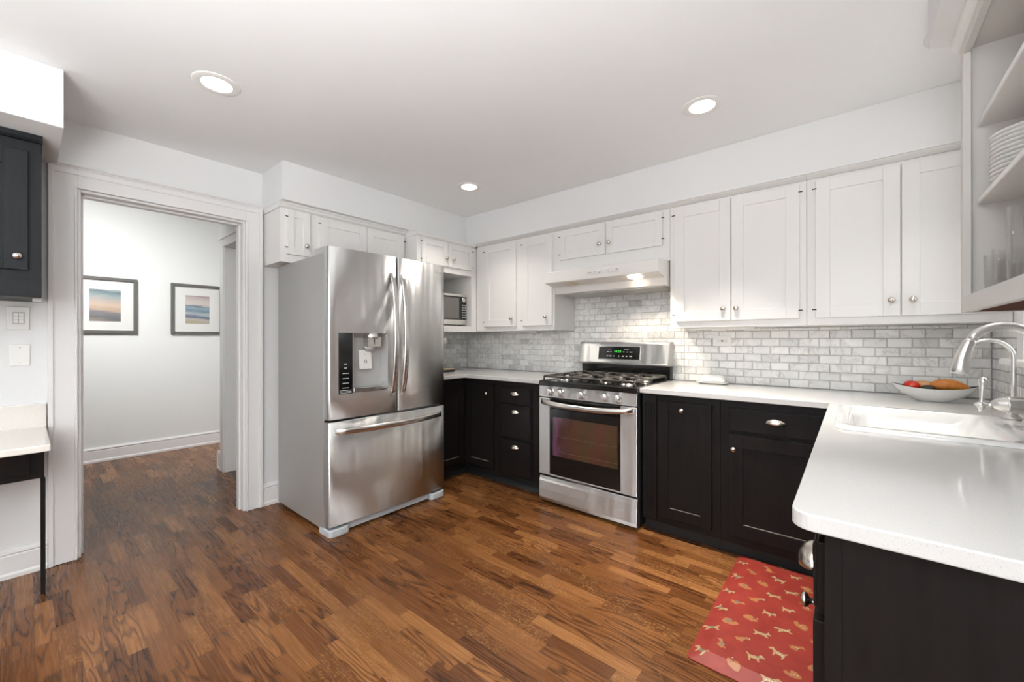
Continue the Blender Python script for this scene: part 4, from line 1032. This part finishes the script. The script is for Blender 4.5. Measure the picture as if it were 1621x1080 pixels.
# ------------------------------------------------------------------ hall pictures
def art(name, stops):
    m = mat(name, (.5, .5, .5), .5); k = NT(m); g, o = k.xyz('Generated')
    nz = k.noise(k.comb(0.0, k.math('MULTIPLY', o[1], 1.6), k.math('MULTIPLY', o[2], 16)), 1, 3, .55)
    z = k.math('ADD', o[2], k.math('MULTIPLY_ADD', nz, .22, -.11)); z = k.math('ADD', z, k.math('MULTIPLY_ADD', o[1], .06, -.03))
    k.l(k.ramp(z, stops), k.b.inputs['Base Color']); return m
A1 = art('sunset_sea_art', [(0, (.30, .25, .21)), (.10, (.14, .14, .15)), (.28, (.22, .21, .22)), (.36, (.48, .36, .28)), (.52, (.62, .47, .36)), (.68, (.47, .42, .40)), (.82, (.30, .38, .38)), (.93, (.12, .19, .23)), (1, (.30, .36, .36))])
A2 = art('blue_sea_art', [(0, (.42, .36, .24)), (.14, (.50, .46, .40)), (.24, (.12, .15, .24)), (.34, (.45, .49, .52)), (.45, (.14, .24, .31)), (.57, (.30, .40, .45)), (.62, (.12, .17, .24)), (.66, (.66, .58, .55)), (.82, (.60, .55, .52)), (1, (.42, .31, .32))])
M_FRAME = mat('grey_frame', (.115, .112, .102), .45)
M_MATB = mat('white_matboard', (.80, .80, .78), .8)
def picture(ya, yb, z0, z1, am, aya, ayb, az0, az1, label):
    t = thing('framed_picture', label, 'picture', (HX, (ya+yb)/2, z0)); x = HX+.001; f = .030
    mb = MB(); mb.box(x, x+.026, ya, ya+f, z0, z1); mb.box(x, x+.026, yb-f, yb, z0, z1); mb.box(x, x+.026, ya+f, yb-f, z0, z0+f); mb.box(x, x+.026, ya+f, yb-f, z1-f, z1)
    build('frame', mb, M_FRAME, t, .002)
    build('mat_board', MB().box(x, x+.010, ya+f, yb-f, z0+f, z1-f), M_MATB, t)
    build('print', MB().box(x+.0101, x+.0106, aya, ayb, az0, az1), am, t)
    build('glass_pane', MB().box(x+.014, x+.016, ya+f, yb-f, z0+f, z1-f), M_GLASS, t)
picture(-2.910, -2.430, 1.290, 1.858, A1, -2.783, -2.556, 1.41, 1.732, 'grey-framed print of a sunset sea, left of the two pictures in the hall')
picture(-2.155, -1.675, 1.288, 1.856, A2, -2.027, -1.803, 1.408, 1.730, 'grey-framed print of blue sea bands, right of the two pictures in the hall')

# ------------------------------------------------------------------ floor mat with printed dogs
mx0, mx1, my0, my1 = 2.840, 3.345, -1.558, -.592; bw = .060; mh = .023
mb = MB(); L0 = rrect(mx0, mx1, my0, my1, .022, .0008); L1 = rrect(mx0, mx1, my0, my1, .022, .005); L2 = rrect(mx0+bw, mx1-bw, my0+bw, my1-bw, .006, mh)
mb.loft([L0, L1, L2], 0, True, True, False)
def hz(x, y):
    d = min(x-mx0, mx1-x, y-my0, my1-y); return (.005+(mh-.005)*d/bw if d < bw else mh)
stand = [(.08, 0), (.15, 0), (.18, .26), (.52, .26), (.56, 0), (.63, 0), (.67, .34), (.78, .46), (.97, .42), (1.02, .52), (.90, .64), (.84, .76), (.76, .68), (.62, .56), (.18, .56), (.05, .76), (-.01, .73), (.08, .50), (.06, .30)]
sit = [(.05, 0), (.55, 0), (.50, .20), (.60, .42), (.74, .52), (.88, .50), (.92, .60), (.80, .70), (.74, .82), (.64, .74), (.50, .62), (.30, .50), (.14, .34), (-.08, .30), (-.12, .22), (.04, .18)]
run = [(-.15, .12), (.02, .10), (.16, .26), (.50, .24), (.72, .06), (.86, .08), (.70, .32), (.80, .42), (1.0, .38), (1.05, .48), (.92, .58), (.84, .66), (.74, .58), (.60, .50), (.16, .52), (-.06, .66), (-.12, .60), (.02, .42), (.0, .26)]
curl = [(.1, .05), (.6, 0), (.86, .15), (.98, .3), (.92, .46), (.74, .5), (.7, .38), (.56, .40), (.6, .6), (.46, .72), (.2, .66), (.02, .44), (-.06, .2)]
def poly(pts, m, lift, cx, cy, s, ang, flip):
    P = []
    for (a, b) in pts:
        a = (a-.45)*s*(-1 if flip else 1); b = (b-.36)*s
        x = cx+a*math.cos(ang)-b*math.sin(ang); y = cy+a*math.sin(ang)+b*math.cos(ang)
        x = min(max(x, mx0+.003), mx1-.003); y = min(max(y, my0+.003), my1-.003)
        P.append((x, y, hz(x, y)+lift))
    mb.add(P, [tuple(range(len(P)))], m)
rs = random.Random(4)
shapes = [stand, sit, run, curl]; i = 0
y = my0+.055; row = 0
while y < my1-.02:
    x = mx0+.035+(.055 if row % 2 else 0)
    while x < mx1-.03:
        sh = shapes[(i*3+row) % 4]; ang = rs.uniform(-.55, .55)-.2; fl_ = rs.random() < .3; s = rs.uniform(.050, .062)
        poly(sh, 1+(i+row) % 2, .0007, x, y, s, ang, fl_)
        k_ = (i+2*row) % 3
        if k_ == 0:
            poly([(.22, .27), (.50, .27), (.52, .55), (.20, .55)], 3, .0011, x, y, s, ang, fl_)
        elif k_ == 1:
            poly([(.60, .40), (.72, .48), (.66, .58), (.54, .50)], 3, .0011, x, y, s, ang, fl_); poly([(.80, .62), (.92, .60), (.86, .74)], 4, .0011, x, y, s, ang, fl_)
        else:
            for q_ in range(3): poly([(.15+.16*q_, .30), (.22+.16*q_, .30), (.22+.16*q_, .38), (.15+.16*q_, .38)], 4, .0011, x, y, s, ang, fl_)
        x += .118; i += 1
    y += .080; row += 1
def mat_post(bm, org):
    bmesh.ops.triangulate(bm, faces=[f for f in bm.faces if f.material_index > 0])
mr_ = mat('red_mat_vinyl', (.40, .035, .022), .5, **{'Specular IOR Level': .3}); k = NT(mr_); v, _ = k.xyz(); n_ = k.noise(v, 14, 4, .6)
k.l(k.ramp(n_, [(.3, (.205, .022, .0155)), (.7, (.275, .034, .024))]), k.b.inputs['Base Color']); k.bump(k.noise(v, 300, 2), .08, .0005)
o = build('floor_mat', mb, [mr_, mat('cream_print', (.36, .24, .12), .5), mat('tan_print', (.33, .125, .043), .5), mat('grey_print', (.16, .13, .10), .5), mat('white_print', (.55, .48, .40), .5)], None, post=mat_post)
tag(o, 'red cushioned floor mat printed with little dogs in front of the sink', 'mat')
